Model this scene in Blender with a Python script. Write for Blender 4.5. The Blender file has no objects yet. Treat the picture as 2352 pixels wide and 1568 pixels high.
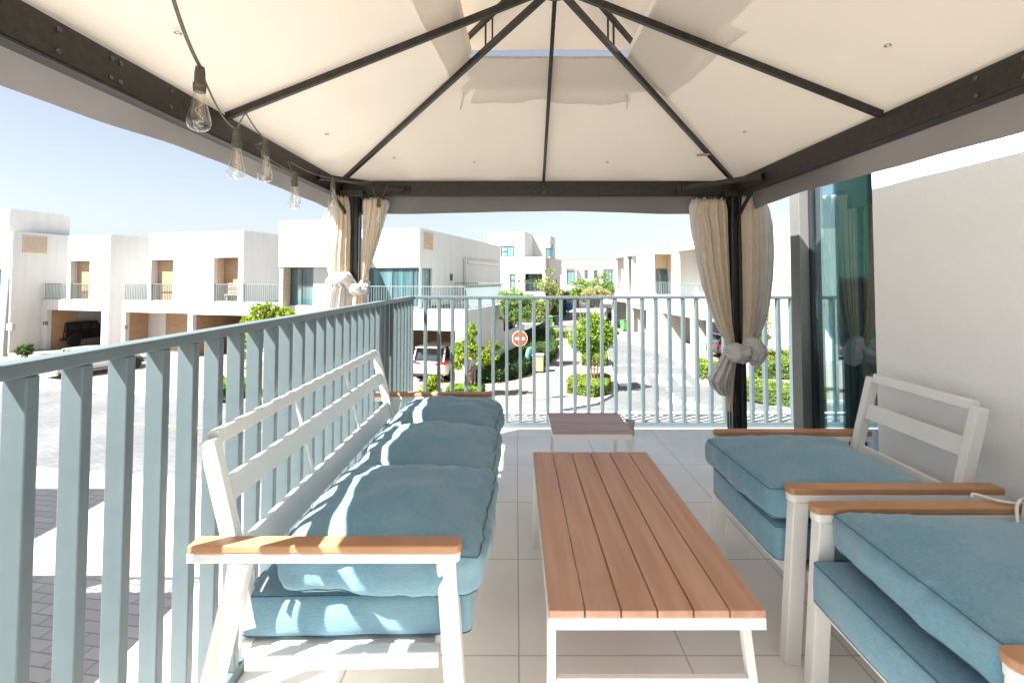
import bpy, math, random
import numpy as np
from mathutils import Vector, Matrix, noise
random.seed(7); rng = np.random.default_rng(11)
R = math.radians
# ---------------------------------------------------------------- camera, sky, sun, exposure
H = 1.364            # eye height above the terrace floor (z = 0)
FOC = 1114.0; PX = 1185.0; HY = 640.0; TH = R(2.0)
cd = bpy.data.cameras.new("camera"); cam = bpy.data.objects.new("camera", cd)
bpy.context.scene.collection.objects.link(cam); bpy.context.scene.camera = cam
cd.sensor_width = 36.0; cd.lens = FOC/2352*36.0
cam.location = (0, 0, H); cam.rotation_euler = (R(90)+TH, 0, 0)
PY = HY - FOC*math.tan(TH)
cd.shift_x = -(PX-1176)/2352; cd.shift_y = -(784-PY)/2352
cd.clip_start = 0.05; cd.clip_end = 2000
W = bpy.data.worlds.new("World"); bpy.context.scene.world = W; W.use_nodes = True
SUN_AZ = 32.5; SUN_EL = 51.8      # light travels towards (cos az, sin az)
wn = W.node_tree.nodes; sky = wn.new("ShaderNodeTexSky"); sky.sky_type = 'NISHITA'
sky.sun_disc = False; sky.sun_elevation = R(SUN_EL)
# horizontal direction TO the sun is (-cos, -sin): rotation measured from +Y clockwise
sdir = (-math.cos(R(SUN_AZ)), -math.sin(R(SUN_AZ)))
sky.sun_rotation = math.atan2(sdir[0], sdir[1])
sky.air_density = 1.0; sky.dust_density = 1.0; sky.ozone_density = 2.0
hs = wn.new("ShaderNodeHueSaturation"); hs.inputs["Saturation"].default_value = .52; hs.inputs["Value"].default_value = 1.0
W.node_tree.links.new(sky.outputs[0], hs.inputs["Color"]); W.node_tree.links.new(hs.outputs[0], wn["Background"].inputs[0]); wn["Background"].inputs[1].default_value = 0.0305
ld = bpy.data.lights.new("sun", 'SUN'); ld.energy = 4.0; ld.angle = R(0.5); ld.color = (1.0, 0.965, 0.90)
sun = bpy.data.objects.new("sun", ld); bpy.context.scene.collection.objects.link(sun)
trav = Vector((math.cos(R(SUN_AZ))*math.cos(R(SUN_EL)), math.sin(R(SUN_AZ))*math.cos(R(SUN_EL)), -math.sin(R(SUN_EL))))
sun.rotation_euler = trav.to_track_quat('-Z', 'Y').to_euler(); sun.location = (-20, -15, 30)
vs = bpy.context.scene.view_settings
vs.view_transform = 'Standard'; vs.look = 'None'; vs.gamma = 1; vs.exposure = 2.65
vs.use_curve_mapping = False
bpy.context.scene.cycles.max_bounces = 8; bpy.context.scene.cycles.transparent_max_bounces = 24
bpy.context.scene.cycles.diffuse_bounces = 7
bpy.context.scene.cycles.caustics_reflective = False; bpy.context.scene.cycles.caustics_refractive = False
C = bpy.context.scene.collection
# ---------------------------------------------------------------- materials
def mat(name, col, rough=0.6, metal=0.0, spec=0.5, var=0.0, vscale=5.0, bump=0.0, bscale=60.0, coords='Object', stretch=(1,1,1), trans=0.0, col2=None, detail=4.0):
    m = bpy.data.materials.new(name); m.use_nodes = True; nt = m.node_tree; N = nt.nodes; L = nt.links
    b = N["Principled BSDF"]; b.inputs["Roughness"].default_value = rough; b.inputs["Metallic"].default_value = metal
    b.inputs["Specular IOR Level"].default_value = spec
    b.inputs["Base Color"].default_value = (*col, 1)
    tc = N.new("ShaderNodeTexCoord"); mp = N.new("ShaderNodeMapping"); mp.inputs["Scale"].default_value = stretch
    L.new(tc.outputs[coords], mp.inputs[0])
    src = None
    if var > 0 or col2:
        nz = N.new("ShaderNodeTexNoise"); nz.inputs["Scale"].default_value = vscale; nz.inputs["Detail"].default_value = detail
        L.new(mp.outputs[0], nz.inputs[0])
        cr = N.new("ShaderNodeValToRGB"); cr.color_ramp.elements[0].position = .3; cr.color_ramp.elements[1].position = .7
        c2 = col2 if col2 else tuple(min(1, c*(1+var)) for c in col)
        c1 = col if col2 else tuple(c*(1-var) for c in col)
        cr.color_ramp.elements[0].color = (*c1, 1); cr.color_ramp.elements[1].color = (*c2, 1)
        L.new(nz.outputs[0], cr.inputs[0]); L.new(cr.outputs[0], b.inputs["Base Color"]); src = cr.outputs[0]
    if bump > 0:
        nb = N.new("ShaderNodeTexNoise"); nb.inputs["Scale"].default_value = bscale; nb.inputs["Detail"].default_value = 3
        L.new(mp.outputs[0], nb.inputs[0]); bp = N.new("ShaderNodeBump"); bp.inputs["Strength"].default_value = bump; bp.inputs["Distance"].default_value = .01
        L.new(nb.outputs[0], bp.inputs["Height"]); L.new(bp.outputs[0], b.inputs["Normal"])
    if trans > 0:
        t = N.new("ShaderNodeBsdfTranslucent"); t.inputs[0].default_value = (*col, 1)
        if src: L.new(src, t.inputs[0])
        mx = N.new("ShaderNodeMixShader"); mx.inputs[0].default_value = trans
        L.new(b.outputs[0], mx.inputs[1]); L.new(t.outputs[0], mx.inputs[2]); L.new(mx.outputs[0], N["Material Output"].inputs[0])
    return m
def brickmat(name, c1, c2, mortar, bw, bh, ms, offset=.5, rot=0.0, loc=(0,0,0), rough=.8, bump=.3, noisy=.06, nscale=2.0, stain=None):
    m = bpy.data.materials.new(name); m.use_nodes = True; nt = m.node_tree; N = nt.nodes; L = nt.links
    b = N["Principled BSDF"]; b.inputs["Roughness"].default_value = rough
    tc = N.new("ShaderNodeTexCoord"); mp = N.new("ShaderNodeMapping"); mp.inputs["Rotation"].default_value = (0,0,rot); mp.inputs["Location"].default_value = loc
    L.new(tc.outputs['Object'], mp.inputs[0])
    br = N.new("ShaderNodeTexBrick"); br.offset = offset; br.inputs["Scale"].default_value = 1; br.inputs["Brick Width"].default_value = bw
    br.inputs["Row Height"].default_value = bh; br.inputs["Mortar Size"].default_value = ms; br.inputs["Mortar Smooth"].default_value = .2
    br.inputs["Color1"].default_value = (*c1,1); br.inputs["Color2"].default_value = (*c2,1); br.inputs["Mortar"].default_value = (*mortar,1)
    L.new(mp.outputs[0], br.inputs[0])
    nz = N.new("ShaderNodeTexNoise"); nz.inputs["Scale"].default_value = nscale; nz.inputs["Detail"].default_value = 6; L.new(tc.outputs['Object'], nz.inputs[0])
    mr = N.new("ShaderNodeMapRange"); mr.inputs[1].default_value = .3; mr.inputs[2].default_value = .7; mr.inputs[3].default_value = 1-noisy; mr.inputs[4].default_value = 1+noisy
    L.new(nz.outputs[0], mr.inputs[0])
    mx = N.new("ShaderNodeVectorMath"); mx.operation = 'SCALE'; L.new(br.outputs[0], mx.inputs[0]); L.new(mr.outputs[0], mx.inputs[3])
    L.new(mx.outputs[0], b.inputs["Base Color"])
    bp = N.new("ShaderNodeBump"); bp.inputs["Strength"].default_value = bump; bp.inputs["Distance"].default_value = .004; bp.invert = True
    L.new(br.outputs["Fac"], bp.inputs["Height"]); L.new(bp.outputs[0], b.inputs["Normal"])
    return m
def glassmat(name, tint, refl=.12, ior=1.6, rough=.0, tintr=(1,1,1)):
    m = bpy.data.materials.new(name); m.use_nodes = True; nt = m.node_tree; N = nt.nodes; L = nt.links
    N.remove(N["Principled BSDF"]); t = N.new("ShaderNodeBsdfTransparent"); t.inputs[0].default_value = (*tint,1)
    g = N.new("ShaderNodeBsdfGlossy"); g.inputs["Roughness"].default_value = rough; g.inputs[0].default_value = (*tintr,1); lw = N.new("ShaderNodeLayerWeight"); lw.inputs[0].default_value = .5
    fr = N.new("ShaderNodeMath"); fr.operation = 'POWER'; fr.inputs[1].default_value = 4.0; L.new(lw.outputs["Facing"], fr.inputs[0])
    ad = N.new("ShaderNodeMath"); ad.operation = 'ADD'; ad.use_clamp = True; ad.inputs[1].default_value = refl; L.new(fr.outputs[0], ad.inputs[0])
    mx = N.new("ShaderNodeMixShader"); L.new(ad.outputs[0], mx.inputs[0]); L.new(t.outputs[0], mx.inputs[1]); L.new(g.outputs[0], mx.inputs[2])
    L.new(mx.outputs[0], N["Material Output"].inputs[0]); return m
M = {}
M['white_wall'] = mat('white_render', (.58,.58,.57), .85, var=.045, vscale=1.1, stretch=(2.2,2.2,.25), bump=.05, bscale=40)
M['stucco'] = mat('near_stucco', (.86,.86,.85), .9, var=.02, vscale=1.2, bump=.5, bscale=190)
M['far_white'] = mat('far_render', (.585,.58,.565), .85, var=.04, vscale=1.1, stretch=(2,2,.3))
M['cream'] = mat('cream_render', (.62,.54,.45), .85, var=.05, vscale=3)
def woodclad(name, c1, c2):
    return mat(name, c1, .6, col2=c2, vscale=1.6, stretch=(1,1,9), bump=.1, bscale=12, detail=7)
M['clad'] = woodclad('timber_cladding', (.30,.185,.105), (.42,.28,.17))
M['pale_clad'] = woodclad('pale_timber_cladding', (.52,.38,.26), (.62,.48,.35))
M['floor_tile'] = brickmat('terrace_tile', (.82,.79,.75), (.85,.82,.78), (.56,.51,.45), .604, .604, .0035, 0.0, 0, (-.011+.604*6, .604*8-3.62, 0), .24, .5, .08, 2.0)
M['ledge'] = mat('ledge_concrete', (.74,.73,.71), .8, var=.04, vscale=3, bump=.1, bscale=90)
M['paver'] = brickmat('beige_pavers', (.205,.172,.147), (.24,.20,.172), (.14,.118,.10), .60, .20, .008, .5, R(14), (0,0,0), .85, .25, .16, .45)
M['paver2'] = brickmat('large_pavers', (.50,.47,.44), (.58,.545,.51), (.30,.28,.265), .62, .21, .012, .5, R(9), (0,0,0), .85, .35, .08, .6)
M['road'] = brickmat('grey_road_pavers', (.095,.101,.108), (.137,.143,.15), (.062,.066,.07), .22, .11, .008, .5, R(-9), (0,0,0), .85, .3, .18, .45)
M['kerb'] = mat('kerb_stone', (.36,.345,.325), .85, var=.06, vscale=3)
M['sand'] = mat('sand', (.48,.42,.34), .95, var=.1, vscale=.3)
M['paint_white'] = mat('road_paint', (.62,.62,.60), .6, var=.05, vscale=8)
M['paint_yellow'] = mat('yellow_road_paint', (.80,.50,.10), .6)
M['rail'] = mat('railing_paint', (.094,.126,.138), .42, var=.06, vscale=14, bump=.03, bscale=200)
M['rail_far'] = mat('far_railing_paint', (.17,.215,.22), .5)
M['gaz'] = mat('gazebo_metal', (.020,.017,.0145), .42, metal=.3, col2=(.038,.032,.027), vscale=30, bump=.05, bscale=300)
M['post'] = mat('gazebo_post', (.020,.021,.024), .24, metal=.4, col2=(.032,.030,.029), vscale=20)
M['bolt'] = mat('bolt_metal', (.12,.11,.10), .4, metal=.8)
M['canopy'] = mat('canopy_fabric', (.57,.50,.425), .9, var=.03, vscale=1.5, bump=.15, bscale=6, trans=.075)
M['valance'] = mat('valance_fabric', (.185,.17,.162), .9, var=.05, vscale=4, bump=.2, bscale=12, trans=.18)
M['drape'] = mat('grey_drape', (.62,.595,.575), .85, var=.06, vscale=9, bump=.1, bscale=60, trans=.2)
M['flap'] = mat('vent_cloth', (.62,.58,.54), .9, trans=.62)
M['white_metal'] = mat('white_powder_coat', (.74,.73,.705), .42, var=.02, vscale=6)
M['teak'] = mat('teak', (.38,.185,.085), .48, col2=(.48,.25,.125), vscale=7, stretch=(1,1,1), bump=.06, bscale=90, detail=8)
M['bin_wood'] = mat('bin_timber', (.38,.23,.14), .6, col2=(.50,.32,.20), vscale=6, stretch=(8,8,1))
M['chrome'] = mat('steel', (.5,.5,.5), .3, metal=.9)
M['dark'] = mat('dark_plastic', (.02,.02,.022), .5)
M['socket'] = mat('bulb_socket', (.07,.062,.045), .5, var=.2, vscale=60)
M['cable'] = mat('cable', (.10,.085,.06), .6, var=.3, vscale=80)
M['bulb'] = glassmat('bulb_glass', (.94,.92,.87), .09, 1.45)
M['filament'] = mat('filament', (.55,.25,.06), .5)
M['rope'] = mat('white_rope', (.78,.76,.70), .7, bump=.4, bscale=400)
M['win_frame'] = mat('window_frame', (.10,.115,.12), .4, metal=.3)
M['mullion'] = mat('mullion_aluminium', (.22,.225,.22), .4, metal=.4)
M['mull_dark'] = mat('mullion_dark', (.035,.04,.045), .35, metal=.3)
M['big_glass'] = glassmat('tinted_glass', (.62,.82,.80), .40, 1.7, tintr=(.72,.84,.95))
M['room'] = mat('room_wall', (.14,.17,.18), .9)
M['voile'] = mat('green_voile', (.38,.47,.43), .9, var=.1, vscale=5, stretch=(1,8,1), trans=.3)
M['tyre'] = mat('tyre', (.02,.02,.02), .8)
M['rim'] = mat('alloy', (.45,.45,.46), .3, metal=.8)
M['car_glass'] = mat('car_glass', (.02,.03,.035), .05, spec=.8)
M['car_white'] = mat('car_paint_white', (.78,.77,.73), .2, spec=.6)
M['car_black'] = mat('car_paint_black', (.012,.014,.017), .2, spec=.6)
M['car_dark'] = mat('car_paint_charcoal', (.045,.048,.055), .22, spec=.6)
M['car_silver'] = mat('car_paint_silver', (.42,.43,.45), .25, metal=.5)
M['red_light'] = mat('tail_light', (.55,.015,.01), .2)
M['plate'] = mat('number_plate', (.8,.8,.78), .5)
M['sign_red'] = mat('sign_red', (.72,.06,.012), .45)
M['sign_white'] = mat('sign_white', (.85,.85,.83), .45)
M['galv'] = mat('galvanised', (.42,.43,.44), .45, metal=.5, var=.1, vscale=20)
M['lamp_paint'] = mat('lamp_post_paint', (.27,.30,.30), .5)
M['teal'] = mat('teal_plastic', (.10,.36,.34), .4)
M['green_bin'] = mat('green_plastic', (.09,.27,.07), .5)
M['box_cream'] = mat('meter_box', (.55,.53,.48), .6)
M['cardboard'] = mat('cardboard', (.50,.33,.20), .8)
M['fence_black'] = mat('black_fence', (.05,.055,.06), .5)
M['umbrella'] = mat('umbrella_blue', (.02,.10,.32), .7)
M['cloth_dark'] = mat('dark_clothes', (.012,.015,.04), .8)
M['skin'] = mat('skin', (.35,.20,.13), .6)
M['bark'] = mat('bark', (.20,.135,.095), .9, var=.25, vscale=12, bump=.5, bscale=40)
M['stake'] = mat('tree_stake', (.38,.18,.09), .8, var=.15, vscale=10)
M['soil'] = mat('soil', (.12,.09,.065), .95)
M['pot_grey'] = mat('pot_concrete', (.42,.40,.37), .85, var=.1, vscale=30)
M['pot_yellow'] = mat('pot_yellow', (.66,.50,.16), .7)
def leafmat(name, c1, c2):
    m = mat(name, c1, .6, col2=c2, vscale=3.5, trans=.42, spec=.3, detail=2); return m
M['leaf_lime'] = leafmat('leaf_lime', (.13,.22,.018), (.33,.40,.04))
M['leaf_bright'] = leafmat('leaf_bright', (.10,.215,.022), (.25,.36,.04))
M['leaf_feather'] = leafmat('leaf_feather', (.13,.23,.06), (.24,.36,.10))
M['leaf_dark'] = leafmat('leaf_dark', (.035,.085,.022), (.085,.15,.035))
M['leaf_hedge'] = leafmat('leaf_hedge', (.11,.19,.025), (.26,.33,.045))
M['leaf_olive'] = leafmat('leaf_olive', (.20,.27,.06), (.34,.38,.13))
M['leaf_dry'] = leafmat('leaf_dry', (.30,.28,.12), (.42,.38,.18))
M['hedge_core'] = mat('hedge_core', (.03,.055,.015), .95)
M['flower'] = mat('flower', (.55,.05,.12), .6)
# far window glass with a curtain look
def winmat(name, c1, c2, sc):
    m = bpy.data.materials.new(name); m.use_nodes = True; nt = m.node_tree; N = nt.nodes; L = nt.links
    b = N["Principled BSDF"]; b.inputs["Roughness"].default_value = .04; b.inputs["Specular IOR Level"].default_value = .9
    tc = N.new("ShaderNodeTexCoord"); mp = N.new("ShaderNodeMapping"); mp.inputs["Scale"].default_value = (1,1,.02); L.new(tc.outputs['Object'], mp.inputs[0])
    nz = N.new("ShaderNodeTexNoise"); nz.inputs["Scale"].default_value = sc; nz.inputs["Detail"].default_value = 3; L.new(mp.outputs[0], nz.inputs[0])
    cr = N.new("ShaderNodeValToRGB"); cr.color_ramp.elements[0].position = .38; cr.color_ramp.elements[1].position = .62
    cr.color_ramp.elements[0].color = (*c1,1); cr.color_ramp.elements[1].color = (*c2,1); L.new(nz.outputs[0], cr.inputs[0]); L.new(cr.outputs[0], b.inputs["Base Color"])
    return m
M['pane'] = winmat('window_glass', (.025,.07,.085), (.10,.20,.22), 5.0)
M['pane_light'] = winmat('window_glass_curtained', (.08,.17,.19), (.22,.33,.34), 6.0)
# cushion denim
def denim(name, c1, c2, fade):
    m = bpy.data.materials.new(name); m.use_nodes = True; nt = m.node_tree; N = nt.nodes; L = nt.links
    b = N["Principled BSDF"]; b.inputs["Roughness"].default_value = .9; b.inputs["Specular IOR Level"].default_value = .2
    b.inputs["Sheen Weight"].default_value = .25
    tc = N.new("ShaderNodeTexCoord")
    def nse(scale, st, det=2):
        mp = N.new("ShaderNodeMapping"); mp.inputs["Scale"].default_value = st; L.new(tc.outputs['Object'], mp.inputs[0])
        n = N.new("ShaderNodeTexNoise"); n.inputs["Scale"].default_value = scale; n.inputs["Detail"].default_value = det; L.new(mp.outputs[0], n.inputs[0]); return n
    a = nse(420, (1,.12,1)); c = nse(420, (.12,1,1)); big = nse(4.5, (1,1,1), 5)
    ad = N.new("ShaderNodeMath"); L.new(a.outputs[0], ad.inputs[0]); L.new(c.outputs[0], ad.inputs[1])
    cr = N.new("ShaderNodeValToRGB"); cr.color_ramp.elements[0].position = .78; cr.color_ramp.elements[1].position = 1.22
    mr = N.new("ShaderNodeMath"); mr.operation = 'MULTIPLY'; mr.inputs[1].default_value = .5; L.new(ad.outputs[0], mr.inputs[0])
    cr.color_ramp.elements[0].position = .40; cr.color_ramp.elements[1].position = .60
    cr.color_ramp.elements[0].color = (*c1,1); cr.color_ramp.elements[1].color = (*c2,1); L.new(mr.outputs[0], cr.inputs[0])
    mx = N.new("ShaderNodeMix"); mx.data_type = 'RGBA'; L.new(cr.outputs[0], mx.inputs[6]); mx.inputs[7].default_value = (*fade,1)
    r2 = N.new("ShaderNodeMapRange"); r2.inputs[1].default_value = .40; r2.inputs[2].default_value = .72; r2.inputs[3].default_value = 0; r2.inputs[4].default_value = .6
    L.new(big.outputs[0], r2.inputs[0]); L.new(r2.outputs[0], mx.inputs[0]); L.new(mx.outputs[2], b.inputs["Base Color"])
    bp = N.new("ShaderNodeBump"); bp.inputs["Strength"].default_value = .25; bp.inputs["Distance"].default_value = .001
    L.new(mr.outputs[0], bp.inputs["Height"])
    wr = nse(9, (1,1,1), 3); b2 = N.new("ShaderNodeBump"); b2.inputs["Strength"].default_value = .35; b2.inputs["Distance"].default_value = .012
    L.new(wr.outputs[0], b2.inputs["Height"]); L.new(bp.outputs[0], b2.inputs["Normal"]); L.new(b2.outputs[0], b.inputs["Normal"])
    return m
M['denim'] = denim('blue_cushion_fabric', (.105,.225,.30), (.165,.31,.395), (.225,.32,.36))
M['seam'] = mat('cushion_seam', (.045,.11,.15), .9)
# netting with small stars, semi see-through weave
def netmat():
    m = mat('patterned_net', (.68,.585,.455), .9, var=.12, vscale=30, stretch=(6,6,.4), bump=.3, bscale=50, trans=.3)
    nt = m.node_tree; N = nt.nodes; L = nt.links; b = N["Principled BSDF"]
    tc = N.new("ShaderNodeTexCoord"); v = N.new("ShaderNodeTexVoronoi"); v.inputs["Scale"].default_value = 20; v.inputs["Randomness"].default_value = .35
    L.new(tc.outputs['Object'], v.inputs[0]); lt = N.new("ShaderNodeMath"); lt.operation = 'LESS_THAN'; lt.inputs[1].default_value = .16; L.new(v.outputs[0], lt.inputs[0])
    mx = N.new("ShaderNodeMix"); mx.data_type = 'RGBA'; mx.inputs[7].default_value = (.78,.70,.58,1)
    src = b.inputs["Base Color"].links[0].from_socket; L.new(src, mx.inputs[6]); L.new(lt.outputs[0], mx.inputs[0]); L.new(mx.outputs[2], b.inputs["Base Color"])
    return m
M['net'] = netmat()
# plank wood of the tables
def plank(name, c1, c2, streak):
    m = bpy.data.materials.new(name); m.use_nodes = True; nt = m.node_tree; N = nt.nodes; L = nt.links
    b = N["Principled BSDF"]; b.inputs["Roughness"].default_value = .5
    tc = N.new("ShaderNodeTexCoord")
    def nse(sc, st, det):
        mp = N.new("ShaderNodeMapping"); mp.inputs["Scale"].default_value = st; L.new(tc.outputs['Object'], mp.inputs[0])
        n = N.new("ShaderNodeTexNoise"); n.inputs["Scale"].default_value = sc; n.inputs["Detail"].default_value = det; L.new(mp.outputs[0], n.inputs[0]); return n
    g = nse(22, (1,.07,1) if streak == 'y' else (.07,1,1), 8); s = nse(4, (1,.5,1), 4)
    cr = N.new("ShaderNodeValToRGB"); cr.color_ramp.elements[0].position = .35; cr.color_ramp.elements[1].position = .65
    cr.color_ramp.elements[0].color = (*c1,1); cr.color_ramp.elements[1].color = (*c2,1); L.new(g.outputs[0], cr.inputs[0])
    mx = N.new("ShaderNodeMix"); mx.data_type = 'RGBA'; L.new(cr.outputs[0], mx.inputs[6]); mx.inputs[7].default_value = (c1[0]*.62, c1[1]*.72, c1[2]*.95, 1)
    r2 = N.new("ShaderNodeMapRange"); r2.inputs[1].default_value = .62; r2.inputs[2].default_value = .8; r2.inputs[4].default_value = .7; L.new(s.outputs[0], r2.inputs[0])
    L.new(r2.outputs[0], mx.inputs[0]); L.new(mx.outputs[2], b.inputs["Base Color"])
    bp = N.new("ShaderNodeBump"); bp.inputs["Strength"].default_value = .15; bp.inputs["Distance"].default_value = .002; L.new(g.outputs[0], bp.inputs["Height"]); L.new(bp.outputs[0], b.inputs["Normal"])
    return m
M['table_wood'] = plank('table_slats', (.43,.225,.135), (.53,.305,.20), 'y')
M['side_wood'] = plank('side_table_board', (.33,.225,.21), (.47,.345,.33), 'x')
# ---------------------------------------------------------------- helpers
ROOT = {}
class MB:
    def __init__(s): s.v = []; s.f = []
    def add(s, vs_, fs_):
        n = len(s.v); s.v += [tuple(v) for v in vs_]; s.f += [tuple(i+n for i in f) for f in fs_]; return s
    def box(s, x0, x1, y0, y1, z0, z1):
        return s.add([(x0,y0,z0),(x1,y0,z0),(x1,y1,z0),(x0,y1,z0),(x0,y0,z1),(x1,y0,z1),(x1,y1,z1),(x0,y1,z1)],
            [(3,2,1,0),(4,5,6,7),(0,1,5,4),(1,2,6,5),(2,3,7,6),(3,0,4,7)])
    def bar(s, p, q, w, h, up=(0,0,1), w2=None, h2=None):
        p = Vector(p); q = Vector(q); d = (q-p).normalized(); up = Vector(up)
        sd = d.cross(up).normalized(); up = sd.cross(d).normalized(); w2 = w if w2 is None else w2; h2 = h if h2 is None else h2
        vs_ = []
        for c, a, b in ((p, w, h), (q, w2, h2)):
            for i, j in ((-1,-1),(1,-1),(1,1),(-1,1)): vs_.append(c+sd*(i*a/2)+up*(j*b/2))
        return s.add(vs_, [(0,1,2,3),(7,6,5,4),(0,4,5,1),(1,5,6,2),(2,6,7,3),(3,7,4,0)])
    def tube(s, pts, r, n=8, caps=True):
        pts = [Vector(p) for p in pts]; rs = r if isinstance(r, (list, tuple)) else [r]*len(pts)
        prev = None; rings = []
        for i, p in enumerate(pts):
            d = (pts[min(i+1, len(pts)-1)]-pts[max(i-1, 0)]).normalized()
            if prev is None:
                a = Vector((0,0,1)) if abs(d.z) < .9 else Vector((1,0,0)); u = d.cross(a).normalized()
            else: u = (prev - d*prev.dot(d)).normalized()
            prev = u; w = d.cross(u)
            rings.append([p+(u*math.cos(2*math.pi*k/n)+w*math.sin(2*math.pi*k/n))*rs[i] for k in range(n)])
        return s.rings(rings, caps)
    def rings(s, rings, caps=True, closed=True):
        n = len(rings[0]); vs_ = [v for r in rings for v in r]; fs_ = []
        for i in range(len(rings)-1):
            for k in range(n if closed else n-1):
                a = i*n+k; b = i*n+(k+1) % n; fs_.append((a, b, b+n, a+n))
        if caps and closed: fs_.append(tuple(range(n-1, -1, -1))); fs_.append(tuple(range((len(rings)-1)*n, len(rings)*n)))
        return s.add(vs_, fs_)
    def lathe(s, prof, c, n=20, axis='z', caps=True):
        rg = []
        for r, h in prof:
            ring = []
            for k in range(n):
                a = 2*math.pi*k/n; x, y = r*math.cos(a), r*math.sin(a)
                ring.append({'z': (c[0]+x, c[1]+y, c[2]+h), 'x': (c[0]+h, c[1]+x, c[2]+y), 'y': (c[0]+y, c[1]+h, c[2]+x)}[axis])
            rg.append(ring)
        return s.rings(rg, caps)
    def prism(s, poly, z0, z1):
        n = len(poly)
        return s.add([(p[0],p[1],z0) for p in poly]+[(p[0],p[1],z1) for p in poly],
            [tuple(range(n-1,-1,-1)), tuple(range(n,2*n))]+[(i,(i+1)%n,(i+1)%n+n,i+n) for i in range(n)])
    def grid(s, P):
        nu = len(P); nv = len(P[0])
        return s.add([p for r in P for p in r], [(i*nv+j, (i+1)*nv+j, (i+1)*nv+j+1, i*nv+j+1) for i in range(nu-1) for j in range(nv-1)])
    def wall(s, a, b, z0, z1, holes, th):
        """upright panel from plan point a to b; th is thickness to the left-hand normal (away); holes = (t0,t1,za,zb) metres along"""
        a = Vector((a[0],a[1],0)); b = Vector((b[0],b[1],0)); d = (b-a); Ln = d.length; d.normalize(); nrm = Vector((-d.y, d.x, 0))*th
        ts = sorted({0.0, Ln, *[max(0,min(Ln,h[0])) for h in holes], *[max(0,min(Ln,h[1])) for h in holes]})
        zs = sorted({z0, z1, *[max(z0,min(z1,h[2])) for h in holes], *[max(z0,min(z1,h[3])) for h in holes]})
        def solid(i, j):
            if i < 0 or j < 0 or i >= len(ts)-1 or j >= len(zs)-1: return False
            tc_, zc = (ts[i]+ts[i+1])/2, (zs[j]+zs[j+1])/2
            return not any(h[0] < tc_ < h[1] and h[2] < zc < h[3] for h in holes)
        def P(i, j, k): v = a+d*ts[i]+nrm*k; return (v.x, v.y, zs[j])
        for i in range(len(ts)-1):
            for j in range(len(zs)-1):
                if not solid(i, j): continue
                s.add([P(i,j,0),P(i+1,j,0),P(i+1,j+1,0),P(i,j+1,0)], [(0,1,2,3)])
                s.add([P(i,j,1),P(i+1,j,1),P(i+1,j+1,1),P(i,j+1,1)], [(3,2,1,0)])
                if not solid(i-1, j): s.add([P(i,j,0),P(i,j+1,0),P(i,j+1,1),P(i,j,1)], [(0,1,2,3)])
                if not solid(i+1, j): s.add([P(i+1,j,0),P(i+1,j+1,0),P(i+1,j+1,1),P(i+1,j,1)], [(3,2,1,0)])
                if not solid(i, j-1): s.add([P(i,j,0),P(i+1,j,0),P(i+1,j,1),P(i,j,1)], [(3,2,1,0)])
                if not solid(i, j+1): s.add([P(i,j+1,0),P(i+1,j+1,0),P(i+1,j+1,1),P(i,j+1,1)], [(0,1,2,3)])
        return s
    def build(s, name, material, parent=None, smooth=False, bevel=0, world=True, subsurf=0, segs=2):
        vv = s.v
        if parent is not None and world:
            top = parent
            while top.parent: top = top.parent
            inv = ROOT.get(top.name)
            if inv is not None: vv = [tuple(inv @ Vector(v)) for v in s.v]
        me = bpy.data.meshes.new(name); me.from_pydata(vv, [], s.f); me.update()
        o = bpy.data.objects.new(name, me); C.objects.link(o); me.materials.append(M[material] if isinstance(material, str) else material)
        if parent is not None: o.parent = parent
        if smooth:
            for p in me.polygons: p.use_smooth = True
        if bevel:
            md = o.modifiers.new("bevel", 'BEVEL'); md.width = bevel; md.segments = segs; md.limit_method = 'ANGLE'; md.angle_limit = R(40)
        if subsurf:
            md = o.modifiers.new("sub", 'SUBSURF'); md.levels = subsurf; md.render_levels = subsurf
        return o
def tag(o, label=None, cat=None, group=None, kind=None):
    if label: o['label'] = label
    if cat: o['category'] = cat
    if group: o['group'] = group
    if kind: o['kind'] = kind
    return o
def thing(name, label, cat, loc=(0,0,0), rz=0, group=None):
    o = bpy.data.objects.new(name, None); C.objects.link(o); o.location = loc; o.rotation_euler = (0,0,rz); o.empty_display_size = .1
    ROOT[o.name] = (Matrix.Translation(Vector(loc)) @ Matrix.Rotation(rz, 4, 'Z')).inverted()
    return tag(o, label, cat, group)
def copy_tree(o, parent=None):
    c = o.copy(); C.objects.link(c)
    if parent is not None: c.parent = parent
    for ch in list(o.children): copy_tree(ch, c)
    return c
def struct(name, mb, material, **k):
    return tag(mb.build(name, material, **k), kind='structure')
# street plan helpers: axes of the left-hand rows (w = along the facades to the right, u = away)
A0 = R(14.6); WX, WY = math.cos(A0), -math.sin(A0); UX, UY = math.sin(A0), math.cos(A0)
def wu(w, u): return (WX*w+UX*u, WY*w+UY*u)
def pw(px, u):
    k = (px-PX)/FOC; return u*(k*UY-UX)/(WX-k*WY)
def zat(py, X, Y): return H-(py-HY)/FOC*Y
def zw(py, w, u): p = wu(w, u); return zat(py, *p)
GZ = -3.70
def gnd(px, py, z=GZ):
    Y = (H-z)*FOC/(py-HY); return ((px-PX)/FOC*Y, Y)
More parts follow.
